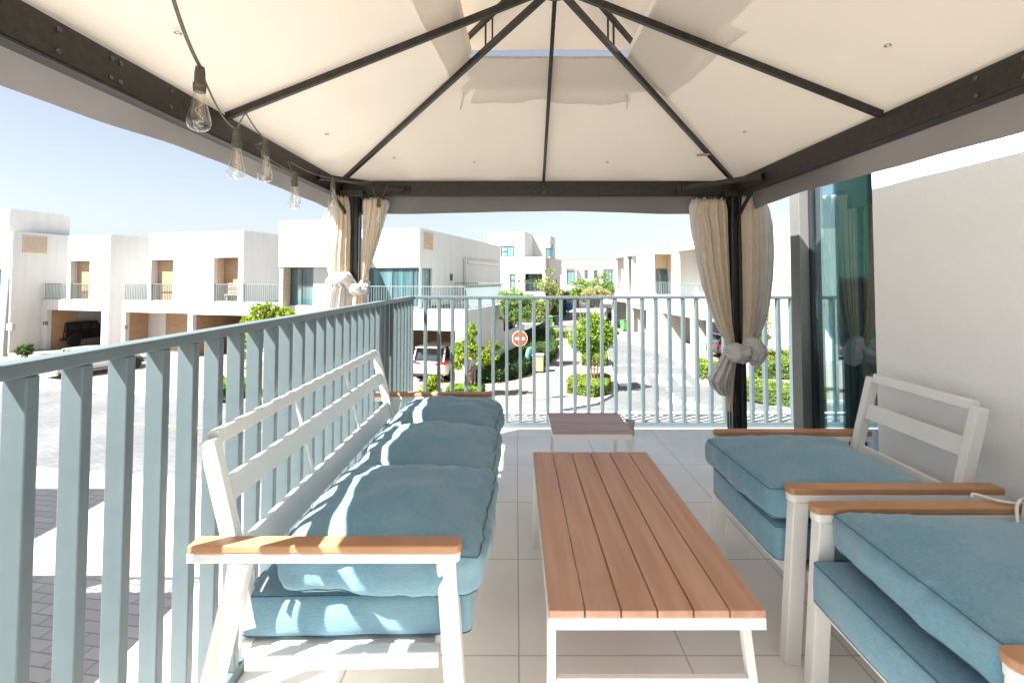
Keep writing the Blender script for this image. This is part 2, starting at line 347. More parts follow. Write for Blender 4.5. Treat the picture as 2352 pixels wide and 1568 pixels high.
# ---------------------------------------------------------------- terrace (our own house)
own = thing('terrace_house', 'white rendered house wall right of the armchairs with a tall tinted window', 'house', (1.83, 2.46, 0))
WX0, GXL = 1.82, 2.008          # wall face, glass plane
mb = MB(); mb.box(WX0, 2.005, -3.0, 2.464, 0.0, 3.5); mb.box(2.006, 8, -3.0, -2.8, 0, 3.5); mb.box(7.8, 8, -2.8, 3.4, 0, 3.5)
mb.box(-2.7, 2.6, -4.0, -1.0, 4.5, 6.3)  # unseen raised block, added behind the camera to keep sun off the armchairs
mb.build('wall', 'stucco', own)
MB().box(2.006, 7.79, -2.79, 3.42, 2.76, 3.5).build('roof', 'stucco', own)
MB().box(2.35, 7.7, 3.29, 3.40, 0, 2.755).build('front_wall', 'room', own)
fr = MB(); fr.box(1.925, 1.990, 3.285, 3.40, -.01, 2.76); fr.box(1.994, 2.05, 3.34, 3.40, 0, 2.755)
wf = fr.build('window_frame', 'mullion', own, bevel=.003)
fd = MB(); fd.box(1.991, 2.052, 3.255, 3.339, .0, 2.758); fd.box(1.988, 2.03, 2.466, 3.254, .0, .05); fd.box(1.988, 2.03, 2.466, 3.254, 2.70, 2.757); fd.build('dark_frame', 'mull_dark', wf, bevel=.002)
MB().box(2.006, 2.014, 2.466, 3.253, .051, 2.699).build('glass_pane', 'big_glass', wf)
MB().box(2.03, 7.7, -2.7, 3.28, -.006, .006).build('room_floor', 'floor_tile', own)
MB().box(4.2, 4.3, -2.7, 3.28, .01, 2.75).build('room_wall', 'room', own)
vo = MB(); P = []
for i in range(90):
    t = i/89; y = 2.93+t*.27; P.append([(2.13+.020*math.sin(t*48+.6*math.sin(t*9)), y, z) for z in (.03, 1.0, 2.0, 2.70)])
vo.grid(P).build('inner_curtain', 'voile', own, smooth=True)
# terrace slab, tiles, ledge, storey below
sl = MB(); sl.box(-.995, 8, -3.0, 4.56, -.30, -.004)
struct('terrace_slab', sl, 'ledge')
struct('terrace_floor', MB().box(-.935, 4.6, -1.2, 4.47, -.0035, 0.0), 'floor_tile')
lg = MB(); lg.box(-1.455, -.996, -3.0, 5.15, -.32, -.03); lg.box(-.9955, 8, 4.561, 5.15, -.32, -.03)
struct('terrace_ledge', lg, 'ledge')
struct('storey_below', MB().box(-1.2, 8, -3.0, 4.8, -3.71, -.325), 'white_wall')
# ---------------------------------------------------------------- balcony railing
XR = -.94; YR = 4.50; ZR = 1.205
rl = thing('balcony_railing', 'blue-grey metal railing of flat upright bars round the terrace edge', 'railing', (XR, YR, 0))
t = MB(); t.box(XR-.055, XR, -1.0, YR-.001, ZR-.030, ZR); t.build('top_rail', 'rail', rl, bevel=.005)
t = MB(); t.box(XR-.055, 4.6, YR, YR+.055, ZR-.030, ZR-.0015); t.build('top_rail', 'rail', rl, bevel=.005)
t = MB(); t.box(XR-.052, XR-.004, -1.0, YR-.004, .0, .045); t.build('bottom_rail', 'rail', rl, bevel=.003)
t = MB(); t.box(XR-.052, 4.6, YR+.003, YR+.052, -.003, .045); t.build('bottom_rail', 'rail', rl, bevel=.003)
y = YR-.02; n = 0
b0 = None; b1 = None
while y > -.95:
    if b0 is None: b0 = MB().box(XR-.052, XR-.003, YR-.034, YR-.007, .0455, ZR-.0305).build('baluster', 'rail', rl, bevel=.003)
    else:
        b = b0.copy(); C.objects.link(b); b.parent = rl; b.location.y = (y-(YR-.02))
    y -= .1215
x = XR+.10
while x < 4.55:
    if b1 is None: bx0 = x; b1 = MB().box(x-.015, x+.015, YR+.003, YR+.052, .0455, ZR-.0305).build('baluster', 'rail', rl, bevel=.003)
    else:
        b = b1.copy(); C.objects.link(b); b.parent = rl; b.location.x = x-bx0
    x += .126
# ---------------------------------------------------------------- gazebo
GX0, GX1, GY0, GY1 = -1.44, 1.80, .72, 4.00; BZ0, BZ1 = 2.05, 2.175; AX, AY, AZ = .20, 2.40, 2.84
GS = .88                          # the kit below is drawn for a 3.24 m frame; this one is the 2.85 m size
def resize(root):
    o = Vector((0, 0, H)); root.location = o+(root.location-o)*GS; root.scale = (GS, GS, GS)
gz = thing('gazebo', 'dark metal gazebo with beige cloth canopy over the seating', 'gazebo', (AX, AY, 0))
def post(cx, cy, z0):
    prof = []; h = .056
    def side(ax, ay, bx, by):
        n = 16
        for i in range(n):
            t = i/n; px_, py_ = ax+(bx-ax)*t, ay+(by-ay)*t
            nx, ny = (py_*0, 0); L_ = math.hypot(bx-ax, by-ay); nx, ny = (by-ay)/L_, -(bx-ax)/L_
            g_ = -.007*max(0, math.sin(t*math.pi*4))**.5 if .06 < t < .94 else 0
            prof.append((px_+nx*g_, py_+ny*g_))
    side(-h,-h,h,-h); side(h,-h,h,h); side(h,h,-h,h); side(-h,h,-h,-h)
    m_ = MB().prism([(cx+a, cy+b) for a, b in prof], z0, BZ0-.02); o = m_.build('post', 'post', gz)
    MB().box(cx-.10, cx+.10, cy-.075, cy+.075, BZ0-.02, BZ0+.035).build('post_cap', 'gaz', o, bevel=.008)
    MB().box(cx-.09, cx+.09, cy-.09, cy+.09, z0+.0005, z0+.012).build('base_plate', 'gaz', o, bevel=.003)
    return o
FZ = H-H/GS; LZ = H-(H+.0295)/GS
post(-1.345, 3.99, LZ); post(1.80, 3.99, FZ); post(-1.345, .75, LZ); post(1.80, .75, FZ)
def beam(p, q, w=.05): return MB().bar(p, q, w, BZ1-BZ0).build('beam', 'gaz', gz, bevel=.004)
zc = (BZ0+BZ1)/2
bL = beam((GX0-.025, GY0, zc), (GX0-.025, GY1+.05, zc)); bR = beam((GX1+.025, GY0, zc), (GX1+.025, GY1+.05, zc))
bF = beam((GX0+.001, GY1+.025, zc), (GX1-.001, GY1+.025, zc)); beam((GX0+.001, GY0-.025, zc), (GX1-.001, GY0-.025, zc))
lp = MB(); lp.box(GX0-.052, GX0-.001+.006, GY0+.05, GY1-.02, BZ0-.012, BZ0-.004); lp.build('lip', 'dark', bL)
lp = MB(); lp.box(GX1-.005, GX1+.052, GY0+.05, GY1-.02, BZ0-.012, BZ0-.004); lp.build('lip', 'dark', bR)
for yy in (1.50, 1.70, 1.74, 2.0):
    for zz in (BZ0+.028, BZ1-.028): MB().lathe([(.009,0),(.009,.004),(.005,.007)], (GX0, yy, zz), 10, 'x').build('bolt', 'bolt', bL)
for yy in (1.45, 1.66, 1.69, 1.87):
    for zz in (BZ0+.028, BZ1-.028): MB().lathe([(.009,0),(.009,-.004),(.005,-.007)], (GX1, yy, zz), 10, 'x').build('bolt', 'bolt', bR)
for xx in (.16, .225, .24, .29): MB().lathe([(.007,0),(.007,-.004),(.004,-.006)], (xx, GY1, BZ0+.03), 10, 'y').build('bolt', 'bolt', bF)
RZ = BZ1+.002
ends = [(GX0,GY1),(AX+.03,GY1),(GX1,GY1),(GX1,AY-.03),(GX1,GY0),(AX,GY0),(GX0,GY0),(GX0,AY)]
for i, (ex, ey) in enumerate(ends):
    d = Vector((AX-ex, AY-ey, AZ-RZ)); p = Vector((ex, ey, RZ))-d*.004; q = Vector((AX, AY, AZ))-d*.03
    o = MB().bar(p, q, .026 if i != 1 else .022, .034).build('rib', 'gaz', gz, bevel=.002)
    if i % 2 == 0:      # hip ribs carry the raised vent frame
        s0 = p+d*.775; s1 = p+d*.80; up = Vector((0,0,.175))
        MB().bar(s0, s0+up, .011, .011, up=(1,0,0)).build('strut', 'gaz', o); MB().bar(s1+Vector((0,.0,0)), s1+up, .010, .010, up=(1,0,0)).build('strut', 'gaz', o)
        MB().bar(p+d*.60+Vector((0,0,.175)), q+Vector((0,0,.175)), .024, .028).build('upper_rib', 'gaz', gz, bevel=.002)
MB().lathe([(.02,-.05),(.06,-.045),(.06,.01),(.02,.02),(.02,.17),(.05,.175),(.05,.20),(.01,.21)], (AX,AY,AZ), 16).build('hub', 'gaz', gz, smooth=True)
# corner braces and knee braces
def cbrace(p, q):
    m_ = MB().bar(p, q, .032, .038); d = (Vector(q)-Vector(p)).normalized()
    for e, s_ in ((Vector(p), 1), (Vector(q), -1)): m_.bar(e-d*.012*s_, e+d*.03*s_, .05, .05)
    m_.build('corner_brace', 'gaz', gz, bevel=.003)
cbrace((GX0+.02, 3.50, 2.105), (-.90, GY1-.02, 2.105)); cbrace((GX1-.02, 3.50, 2.105), (1.35, GY1-.02, 2.105))
MB().bar((-1.29, 3.97, 1.88), (-1.10, 4.005, 2.05), .02, .02).build('knee_brace', 'gaz', gz)
MB().bar((-1.36, 3.93, 1.86), (-1.43, 3.70, 2.05), .02, .02).build('knee_brace', 'gaz', gz)
MB().bar((1.74, 3.97, 1.88), (1.53, 4.005, 2.05), .02, .02).build('knee_brace', 'gaz', gz)
MB().bar((1.80, 3.93, 1.86), (1.82, 3.70, 2.05), .02, .02).build('knee_brace', 'gaz', gz)
# canopy: four gently sagging faces with a vent, and a raised cap
def canopy_faces(x0, x1, y0, y1, z0, ax, ay, az, tmax, sag, nu=28, nv=18, edge=.0):
    m_ = MB(); cs = [(x0,y1),(x1,y1),(x1,y0),(x0,y0)]
    for k in range(4):
        a = cs[k]; b = cs[(k+1) % 4]; P_ = []
        for i in range(nu+1):
            s_ = i/nu; row = []
            for j in range(nv+1):
                t_ = j/nv*tmax
                bx, by = a[0]+(b[0]-a[0])*s_, a[1]+(b[1]-a[1])*s_
                x_, y_ = bx+(ax-bx)*t_, by+(ay-by)*t_
                half = abs(((s_*2) % 1)-.5)*2       # 0 mid between ribs, 1 on a rib
                dz = -sag*(1-half**2)*math.sin(math.pi*min(1, t_/.95+.03))*.8
                dz += edge*(1-t_)**6*math.sin(s_*math.pi*9)
                row.append((x_, y_, z0+(az-z0)*t_+dz+.006*(1-half**3)*noise.noise(Vector((x_*3,y_*3,k)))))
            P_.append(row)
        m_.grid(P_)
    return m_
cn = canopy_faces(GX0-.075, GX1+.075, GY0-.075, GY1+.075, BZ1-.005, AX, AY, AZ+.052, .720, .012, edge=.008).build('canopy', 'canopy', gz, smooth=True)
canopy_faces(AX-.62, AX+.62, AY-.62, AY+.62, AZ-.030, AX, AY, AZ+.225, 1.0, .006, 16, 8).build('vent_canopy', 'canopy', gz, smooth=True)
# valance
va = MB(); cs = [(GX0-.078,GY1+.078),(GX1+.078,GY1+.078),(GX1+.078,GY0-.078),(GX0-.078,GY0-.078)]
for k in range(4):
    a = cs[k]; b = cs[(k+1) % 4]; P_ = []; L_ = math.hypot(a[0]-b[0], a[1]-b[1]); nx, ny = (a[1]-b[1])/L_, (b[0]-a[0])/L_
    for i in range(81):
        s_ = i/80; row = []
        for j in range(6):
            t_ = j/5; o_ = .012*t_*math.sin(s_*17+k)+.006*t_*math.sin(s_*41) + .02*t_
            if i in (0, 80): o_ = .0
            row.append((a[0]+(b[0]-a[0])*s_-nx*-o_*1, a[1]+(b[1]-a[1])*s_+ny*o_, BZ1-.006-t_*((.215 if k == 3 else .245)+.012*math.sin(s_*9+k*2))))
        P_.append(row)
    va.grid(P_)
va.build('valance', 'valance', gz, smooth=True)
# grommets
def roofz(x_, y_):
    t_ = 1-max(abs(x_-AX)/(GX1+.075-AX), abs(y_-AY)/(GY1+.075-AY)); return BZ1-.005+(AZ+.052-BZ1+.005)*t_
for (gx, gy) in ((-.95,3.75),(-.33,3.80),(.72,3.80),(1.50,3.15),(-1.20,3.05),(-1.24,1.75),(1.52,1.95)):
    zz = roofz(gx, gy)-.008; ring = MB(); tw = []
    for k in range(17):
        a = 2*math.pi*k/16; tw.append((gx+.011*math.cos(a), gy+.011*math.sin(a), zz+ (.0 if True else 0)))
    ring.tube(tw, .003, 6, caps=False).build('grommet', 'chrome', cn, smooth=True)
MB().box(1.32, 1.40, 3.46, 3.53, BZ1+.085, BZ1+.088).build('tape_patch', 'flap', cn)
# netting thrown up onto the canopy (lies on top of the cloth, seen through it)
def roof_pt(x_, y_, dz): return (x_, y_, roofz(x_, y_)+.02+dz)
def lay(poly_fn, nu, nv):
    P_ = []
    for i in range(nu+1):
        P_.append([roof_pt(*poly_fn(i/nu, j/nv), .004*math.sin(i*1.3)*math.sin(j*.9)) for j in range(nv+1)])
    return MB().grid(P_)
def fpoly(a, b, c, d, wob):      # a,b near edge; d,c far edge
    def f(s_, t_):
        x0_, y0_ = a[0]+(b[0]-a[0])*s_, a[1]+(b[1]-a[1])*s_; x1_, y1_ = d[0]+(c[0]-d[0])*s_, d[1]+(c[1]-d[1])*s_
        return x0_+(x1_-x0_)*t_, y0_+(y1_-y0_)*t_ + wob*t_*(.5*math.sin(s_*11)+.5*math.sin(s_*23+1))
    return f
nt_ = lay(fpoly((-.23,2.88),(.63,2.88),(.74,3.20),(-.33,3.18),.022), 60, 10).build('vent_net_flap', 'flap', cn, smooth=True)
tag(nt_, 'grey flap below the vent gap')
lay(fpoly((-.27,2.20),(-.26,2.86),(-.42,3.05),(-.48,2.10),.0), 20, 8).build('vent_net_flap', 'net', cn, smooth=True)
lay(fpoly((.66,2.86),(.66,2.20),(1.06,2.20),(.97,3.02),.0), 20, 8).build('vent_net_flap', 'flap', cn, smooth=True)
def strand(pts, r=.003): return MB().tube(pts, r, 6)
strand([(-.34,3.12,roofz(-.34,3.12)-.01),(-.355,3.17,roofz(-.355,3.17)-.03),(-.37,3.20,roofz(-.37,3.2)-.055)], .005).build('tie_tape', 'drape', cn)
strand([(.72,3.13,roofz(.72,3.13)-.01),(.735,3.17,roofz(.73,3.17)-.03),(.74,3.20,roofz(.74,3.2)-.055)], .005).build('tie_tape', 'drape', cn)
# ---------------------------------------------------------------- drapes tied to the posts
S0 = FOC/4.0
def dX(px, Y=4.0): return (px-PX)*Y/FOC
def dZ(py, Y=4.0): return H-(py-HY)*Y/FOC
def bunch(edges, Y, thick, folds, seed, ncirc=120, nh=46, open_back=False, amp=1.0):
    """edges: list of (py, pxl, pxr) from top to bottom; closed bundle with vertical folds"""
    ys = [e[0] for e in edges]; rg = []
    for j in range(nh+1):
        py = ys[0]+(ys[-1]-ys[0])*j/nh
        l = np.interp(py, ys, [e[1] for e in edges]); r = np.interp(py, ys, [e[2] for e in edges])
        cx, hw = dX((l+r)/2, Y), abs(dX(r, Y)-dX(l, Y))/2; ring = []
        th = thick*min(1.0, .35+hw/.12)
        for k in range(ncirc):
            a = 2*math.pi*k/ncirc
            fd = .5*math.sin(folds*a+seed+.8*math.sin(j*.06+seed)) + .3*math.sin((folds*2+3)*a+seed*2.3+j*.03) + .2*noise.noise(Vector((math.cos(a)*3, math.sin(a)*3+seed, j*.12)))
            q = 1+amp*(.10*fd)
            z = dZ(py, Y)+(.012*math.sin(folds*a*2+seed) if j in (0,) else 0)
            x_ = cx+hw*math.cos(a)*(1+.03*fd*amp); y_ = Y+th*math.sin(a)*(1+.42*fd*amp) - .0
            ring.append((x_, y_, z))
        rg.append(ring)
    return MB().rings(rg, caps=True)
# left post: left panel
dr = thing('tied_drape', 'grey and netted drape knotted round the left gazebo post', 'curtain', (-1.38, 3.95, 0), 0, 'drapes tied to the gazebo posts')
bunch([(456,768,800),(475,752,802),(500,739,803),(545,740,802),(580,745,800),(620,753,802),(652,762,804)], 3.99, .06, 5, 1.0).build('drape_cloth', 'drape', dr, smooth=True)
bunch([(452,772,798),(470,770,802),(520,768,804),(580,762,803),(630,760,803),(672,752,798)], 3.92, .05, 9, 2.0).build('inner_net', 'net', dr, smooth=True)
bunch([(462,833,892),(470,833,893),(500,833,884),(560,833,868),(610,833,852),(645,832,838)], 3.99, .05, 5, 3.0).build('drape_cloth', 'drape', dr, smooth=True)
bunch([(458,836,876),(470,835,884),(520,834,872),(570,834,858),(620,834,845),(655,832,837)], 3.93, .045, 8, 4.0).build('inner_net', 'net', dr, smooth=True)
def knot(pts, rs, seed, n=60):
    """a fat twisted roll of cloth along a path"""
    pts = [Vector(p) for p in pts]; m = len(pts); rg = []; K = 26
    for i in range(K+1):
        t_ = i/K*(m-1); a = int(min(t_, m-2)); f_ = t_-a; f_ = f_*f_*(3-2*f_)
        p = pts[a].lerp(pts[a+1], f_); r_ = rs[a]+(rs[a+1]-rs[a])*f_; d = (pts[min(a+1,m-1)]-pts[a]).normalized()
        u_ = d.cross(Vector((0,1,.2))).normalized(); w_ = d.cross(u_)
        rg.append([p+(u_*math.cos(2*math.pi*k/n)+w_*math.sin(2*math.pi*k/n))*r_*(1+.07*math.sin(5*2*math.pi*k/n+i*.28+seed+1.2*noise.noise(Vector((i*.3,seed,0))))+.05*math.sin(11*2*math.pi*k/n-i*.4)+.30*noise.noise(Vector((math.cos(2*math.pi*k/n)*1.6,math.sin(2*math.pi*k/n)*1.6,i*.16+seed)))) for k in range(n)])
    return MB().rings(rg, True)
def kp(px, py, Y): return (dX(px, Y), Y, dZ(py, Y))
mm = knot([kp(758,672,3.90), kp(768,648,3.88), kp(788,638,3.86), kp(802,650,3.88), kp(805,668,3.92)], [.04,.058,.062,.05,.035], 1.3); mm.build('knot', 'drape', dr, smooth=True)
bunch([(655,768,800),(672,752,806),(700,745,806),(730,742,800),(790,744,800),(900,748,798)], 3.88, .06, 8, 5.0, amp=1.5).build('drape_tail', 'drape', dr, smooth=True)
knot([kp(803,652,3.9), kp(818,668,3.86), kp(834,666,3.92), kp(840,648,3.99)], [.045,.05,.05,.04], 2.2).build('knot', 'drape', dr, smooth=True)
bunch([(660,806,842),(690,800,842),(730,798,838),(900,800,832)], 3.90, .05, 7, 6.0).build('drape_tail', 'net', dr, smooth=True)
# right post
dr = thing('tied_drape', 'grey and netted drape knotted round the right gazebo post, tail fanned out', 'curtain', (1.82, 3.95, 0), 0, 'drapes tied to the gazebo posts')
bunch([(458,1592,1672),(475,1584,1672),(520,1588,1672),(580,1598,1674),(650,1611,1676),(700,1624,1678),(750,1644,1680),(800,1672,1688)], 4.02, .055, 6, 7.0).build('drape_cloth', 'drape', dr, smooth=True)
bunch([(462,1608,1668),(485,1600,1672),(530,1610,1672),(600,1616,1674),(680,1630,1676),(740,1648,1678),(800,1674,1686)], 3.95, .055, 9, 8.0).build('inner_net', 'net', dr, smooth=True)
bunch([(452,1706,1764),(470,1706,1767),(520,1706,1776),(580,1706,1777),(640,1706,1773),(700,1706,1765),(750,1706,1750),(790,1704,1728)], 3.99, .065, 6, 9.0, amp=1.3).build('drape_cloth', 'drape', dr, smooth=True)
bunch([(450,1708,1740),(490,1705,1744),(560,1706,1745),(640,1706,1742),(720,1706,1735),(785,1704,1722)], 3.90, .05, 8, 10.0).build('inner_net', 'net', dr, smooth=True)
knot([kp(1670,806,3.92), kp(1684,810,3.86), kp(1702,812,3.86), kp(1714,806,3.9)], [.055,.075,.072,.06], 3.1).build('knot', 'drape', dr, smooth=True)
knot([kp(1712,786,3.9), kp(1728,786,3.85), kp(1740,804,3.84), kp(1732,824,3.86), kp(1718,828,3.88)], [.05,.06,.062,.055,.03], 4.4).build('knot', 'drape', dr, smooth=True)
bunch([(796,1670,1690),(815,1656,1684),(840,1642,1676),(870,1624,1668),(885,1630,1667),(905,1650,1669)], 3.90, .055, 8, 11.0, amp=1.8).build('drape_tail', 'drape', dr, smooth=True)
bunch([(815,1664,1690),(870,1662,1682),(940,1664,1678)], 3.95, .035, 6, 12.0).build('drape_tail', 'net', dr, smooth=True)
# hooks along the rail
for (px0, px1, prnt) in ((838, 880, 0), (1612, 1664, 1)):
    hk = MB()
    for k in range(5):
        xx = dX(px0+(px1-px0)*k/4, 3.97); hk.box(xx-.005, xx+.005, 3.955, 3.965, 2.01, 2.045)
    hk.build('curtain_hooks', 'dark', gz)
# ---------------------------------------------------------------- festoon lights
sl_ = thing('string_lights', 'festoon cable with six clear teardrop bulbs along the left beam', 'string lights', (-1.1, 2.4, 1.9))
BL = [(-.925,1.40,1.935),(-1.04,1.79,1.875),(-1.105,2.12,1.93),(-1.13,2.46,1.86),(-1.215,3.20,1.985),(-1.07,3.76,1.945)]
def hang(a, b, drop, n=12):
    a = Vector(a); b = Vector(b); return [a.lerp(b, i/n)+Vector((0,0,-drop*4*(i/n)*(1-i/n))) for i in range(n+1)]
top = [(x_, y_, z_+.045) for x_, y_, z_ in BL]
cab = MB()
cab.tube(hang((-.80,1.05,2.12), top[0], .03), .0035, 6); cab.tube(hang((-.795,1.05,2.12), (top[0][0]+.006,top[0][1],top[0][2]), .034), .003, 6)
cab.tube(hang(top[0], top[1], .035), .0032, 6); cab.tube(hang(top[1], (-1.35,2.40,2.19), -.01), .003, 6)
cab.tube(hang((-1.35,2.40,2.19), top[2], .01), .003, 6); cab.tube(hang(top[2], (-1.43,2.62,2.10), .01), .003, 6)
cab.tube(hang((-1.43,2.62,2.10), top[3], .02), .003, 6); cab.tube(hang(top[3], (-1.42,3.0,2.10), .02), .003, 6); cab.tube(hang((-1.42,3.0,2.10), top[4], .02), .003, 6)
cab.tube(hang(top[4], (-1.12,3.80,2.13), .02), .003, 6); cab.tube(hang((-1.13,3.80,2.12), (-1.10,3.76,2.0), .0), .003, 6); cab.tube(hang((-1.02,3.84,2.12), (-1.04,3.76,2.0), .0), .003, 6); cab.tube(hang((-1.10,3.76,2.0), (-1.04,3.76,2.0), .012), .003, 6)
cab.build('cable', 'cable', sl_, smooth=True)
for (x_, y_, z_) in BL:
    so = MB().lathe([(.006,.05),(.012,.048),(.014,.03),(.0145,.0),(.0175,-.001),(.0175,-.012),(.0165,-.013),(.0165,-.026),(.013,-.028)][::-1], (x_,y_,z_), 18).build('bulb_socket', 'socket', sl_, smooth=False, bevel=.001)
    MB().lathe([(.0125,-.024),(.015,-.034),(.019,-.055),(.025,-.082),(.0305,-.105),(.032,-.118),(.029,-.130),(.020,-.138),(.008,-.142),(.001,-.145)], (x_,y_,z_), 28, caps=False).build('glass_bulb', 'bulb', so, smooth=True)
    hx = [(x_+.010*math.cos(a*.9), y_+.010*math.sin(a*.9), z_-.045-a*.0085) for a in [i*.35 for i in range(24)]]
    MB().tube(hx, .0011, 5).build('filament', 'filament', so)

for r_ in [o for o in C.objects if o.parent is None and o.name.split('.')[0] in ('gazebo', 'tied_drape', 'string_lights')]: resize(r_)
# ---------------------------------------------------------------- seating
def frame_seat(root, width, n_div):
    """local: x = 0 back .. .78 front, y = 0..width"""
    def mk(mb_, nm='frame', m_='white_metal', par=root, bv=.004): return mb_.build(nm, m_, par, bevel=bv, world=False)
    aw = .056
    for yc in (aw/2, width-aw/2):
        n_ = 10
        def slab(z0, z1, x0, x1, w_):
            poly = [(x0, yc-w_/2), (x1-.02, yc-w_/2)]
            poly += [(x1-.02+.02*math.sin(R(a_)), yc-w_/2*math.cos(R(a_))) for a_ in range(15, 180, 15)]
            poly += [(x1-.02, yc+w_/2), (x0, yc+w_/2)]
            return MB().prism(poly, z0, z1)
        am = slab(.566, .594, .0, .768, aw-.004); arm = mk(am, 'arm_bar')
        mk(slab(.5945, .617, .004, .772, aw), 'armrest', 'teak', arm, .004)
        mk(MB().bar((.728,yc,.566), (.768,yc,.0), .046, .055, up=(1,0,0)), 'front_leg')
        rl_ = mk(MB().bar((.145,yc,.566), (.015,yc,.0), .044, .055, up=(1,0,0)), 'rear_leg')
        mk(MB().bar((.165,yc,.290), (.708,yc,.300), .040, .044), 'side_rail')
        bl = MB(); bl.lathe([(.009,0),(.009,.004),(.005,.006)], (.74, yc+(.0235 if yc < width/2 else -.0295), .295), 10, 'y'); bl.build('bolt', 'chrome', root, world=False)
    yl, yr = aw+.002, width-aw-.002
    for yc in (yl+.020, yr-.020):
        mk(MB().bar((.012,yc,.885), (.150,yc,.345), .036, .046, up=(1,0,0)), 'back_post')
    a, b = yl+.0385, yr-.0385
    def slat(z0, z1, th=.022):
        xm = lambda z: .012+(.885-z)*.2555
        mk(MB().bar((xm((z0+z1)/2), a, (z0+z1)/2), (xm((z0+z1)/2), b, (z0+z1)/2), th, z1-z0, up=(-.247,0,.969)), 'back_slat')
    slat(.862, .905, .034); slat(.690, .765); slat(.475, .575)
    for i in range(1, n_div):
        yc = yl+(yr-yl)*i/n_div; mk(MB().bar((.012+.02*.2555, yc, .861), (.012+.40*.2555, yc, .485), .014, .012, up=(1,0,0)), 'back_divider', bv=.002)
    mk(MB().box(.712,.750,aw+.0005,width-aw-.0005,.272,.318), 'seat_rail'); mk(MB().box(.130,.162,aw+.0005,width-aw-.0005,.272,.314), 'seat_rail')
    mk(MB().box(.163,.689,aw+.001,width-aw-.001,.292,.310), 'seat_base', 'white_metal')
def cushion(name, label, cat, x0, x1, y0, y1, z0, z1, puff=.02, group=None, seed=0, tilt=(0,0,0), r=.03, wr=.006, tag_=False):
    cx, cy, cz = (x0+x1)/2, (y0+y1)/2, (z0+z1)/2; hx, hy, hz = (x1-x0)/2, (y1-y0)/2, (z1-z0)/2
    root = thing(name, label, cat, (cx, cy, z0), 0, group); root.rotation_euler = tilt
    n = 34; nz = 8; m_ = MB()
    def warp(px_, py_, pz_):
        # rounded box
        ix, iy, iz = hx-r, hy-r, hz-r*.85
        qx, qy, qz = max(-ix,min(ix,px_*hx)), max(-iy,min(iy,py_*hy)), max(-iz,min(iz,pz_*hz))
        d = Vector((px_*hx-qx, py_*hy-qy, (pz_*hz-qz)/.85)); 
        if d.length > 1e-9: d = d.normalized()*r
        x_, y_, z_ = qx+d.x, qy+d.y, qz+d.z*.85
        bx = max(0, 1-abs(px_)**2.6)*max(0, 1-abs(py_)**2.6)
        z_ += puff*bx*(1.0 if pz_ > 0 else -.35)*abs(pz_)
        sx = .014*(1-px_*px_)*(1-pz_*pz_); sy = .014*(1-py_*py_)*(1-pz_*pz_)
        y_ += math.copysign(sx, py_)*abs(py_)**6; x_ += math.copysign(sy, px_)*abs(px_)**6
        pv = Vector((x_*9, y_*9, z_*9+seed)); nn = noise.noise(pv)*wr + noise.noise(pv*2.7)*wr*.45
        e = max(abs(px_), abs(py_)); nn += wr*1.1*noise.noise(Vector((x_*26, y_*26, seed)))*max(0, (e-.72)/.28)*(pz_ > 0)
        ln = Vector((x_/hx, y_/hy, z_/hz*.7)); ln.normalize()
        return (x_+ln.x*nn, y_+ln.y*nn, z_+ln.z*nn+hz)
    def sp(i, n_):      # cluster samples at the edges
        t = -1+2*i/n_; return math.sin(t*math.pi/2)*.35+t*.65
    for sgn in (-1, 1):
        P_ = [[warp(sp(i,n), sp(j,n), sgn) for j in range(n+1)] for i in range(n+1)]
        m_.grid(P_ if sgn > 0 else P_[::-1])
    for sgn in (-1, 1):
        P_ = [[warp(sgn, sp(j,n), sp(k,nz)) for k in range(nz+1)] for j in range(n+1)]; m_.grid(P_ if sgn > 0 else P_[::-1])
        P_ = [[warp(sp(i,n), sgn, sp(k,nz)) for k in range(nz+1)] for i in range(n+1)]; m_.grid(P_[::-1] if sgn > 0 else P_)
    o = m_.build('cover', 'denim', root, smooth=True, world=False)
    bm_ = o.data
    import bmesh
    bb = bmesh.new(); bb.from_mesh(bm_); bmesh.ops.remove_doubles(bb, verts=bb.verts, dist=.0008); bmesh.ops.recalc_face_normals(bb, faces=bb.faces); bb.to_mesh(bm_); bb.free()
    for p in bm_.polygons: p.use_smooth = True
    for zs_ in (.93, -.93):
        pts = []
        for i in range(25): pts.append(warp(sp(i,24), -1, zs_))
        for i in range(1,25): pts.append(warp(1, sp(i,24), zs_))
        for i in range(1,25): pts.append(warp(-sp(i,24), 1, zs_))
        for i in range(1,25): pts.append(warp(-1, -sp(i,24), zs_))
        MB().tube([Vector(p)+Vector(((p[0])*.004,(p[1])*.004,0)) for p in pts], .0016, 6, caps=False).build('piping', 'seam', o, smooth=True, world=False)
    if tag_:
        MB().box(-hx-.028, -hx+.004, -.03, .02, hz*.8, hz*.8+.0015).build('care_label', 'sign_white', o, world=False)
    return root
SX = -.925; SY0 = 1.385; SW = 1.86
sofa = thing('sofa', 'white metal three seat sofa with teak armrests against the left railing', 'sofa', (SX, SY0, 0))
frame_seat(sofa, SW, 3)
ws = (SW-.124)/3
for k, lb in enumerate(('long seat cushion at the near end of the sofa, striped by sun', 'seat cushion in the middle of the sofa under the flat back cushion', 'seat cushion at the far end of the sofa under the flat back cushion')):
    cushion('seat_cushion', 'blue '+lb, 'cushion', SX+.125, SX+.795, SY0+.062+ws*k+.002, SY0+.062+ws*(k+1)-.002, (.3205), .448, .006, 'blue sofa seat cushions', seed=k*3.1, r=.018, wr=.002, tilt=(0,R(-1.0),0))
TC = [(1.405,2.02,.468,.598,.068),(1.985,2.60,.474,.594,.070),(2.56,3.17,.474,.592,.062)]
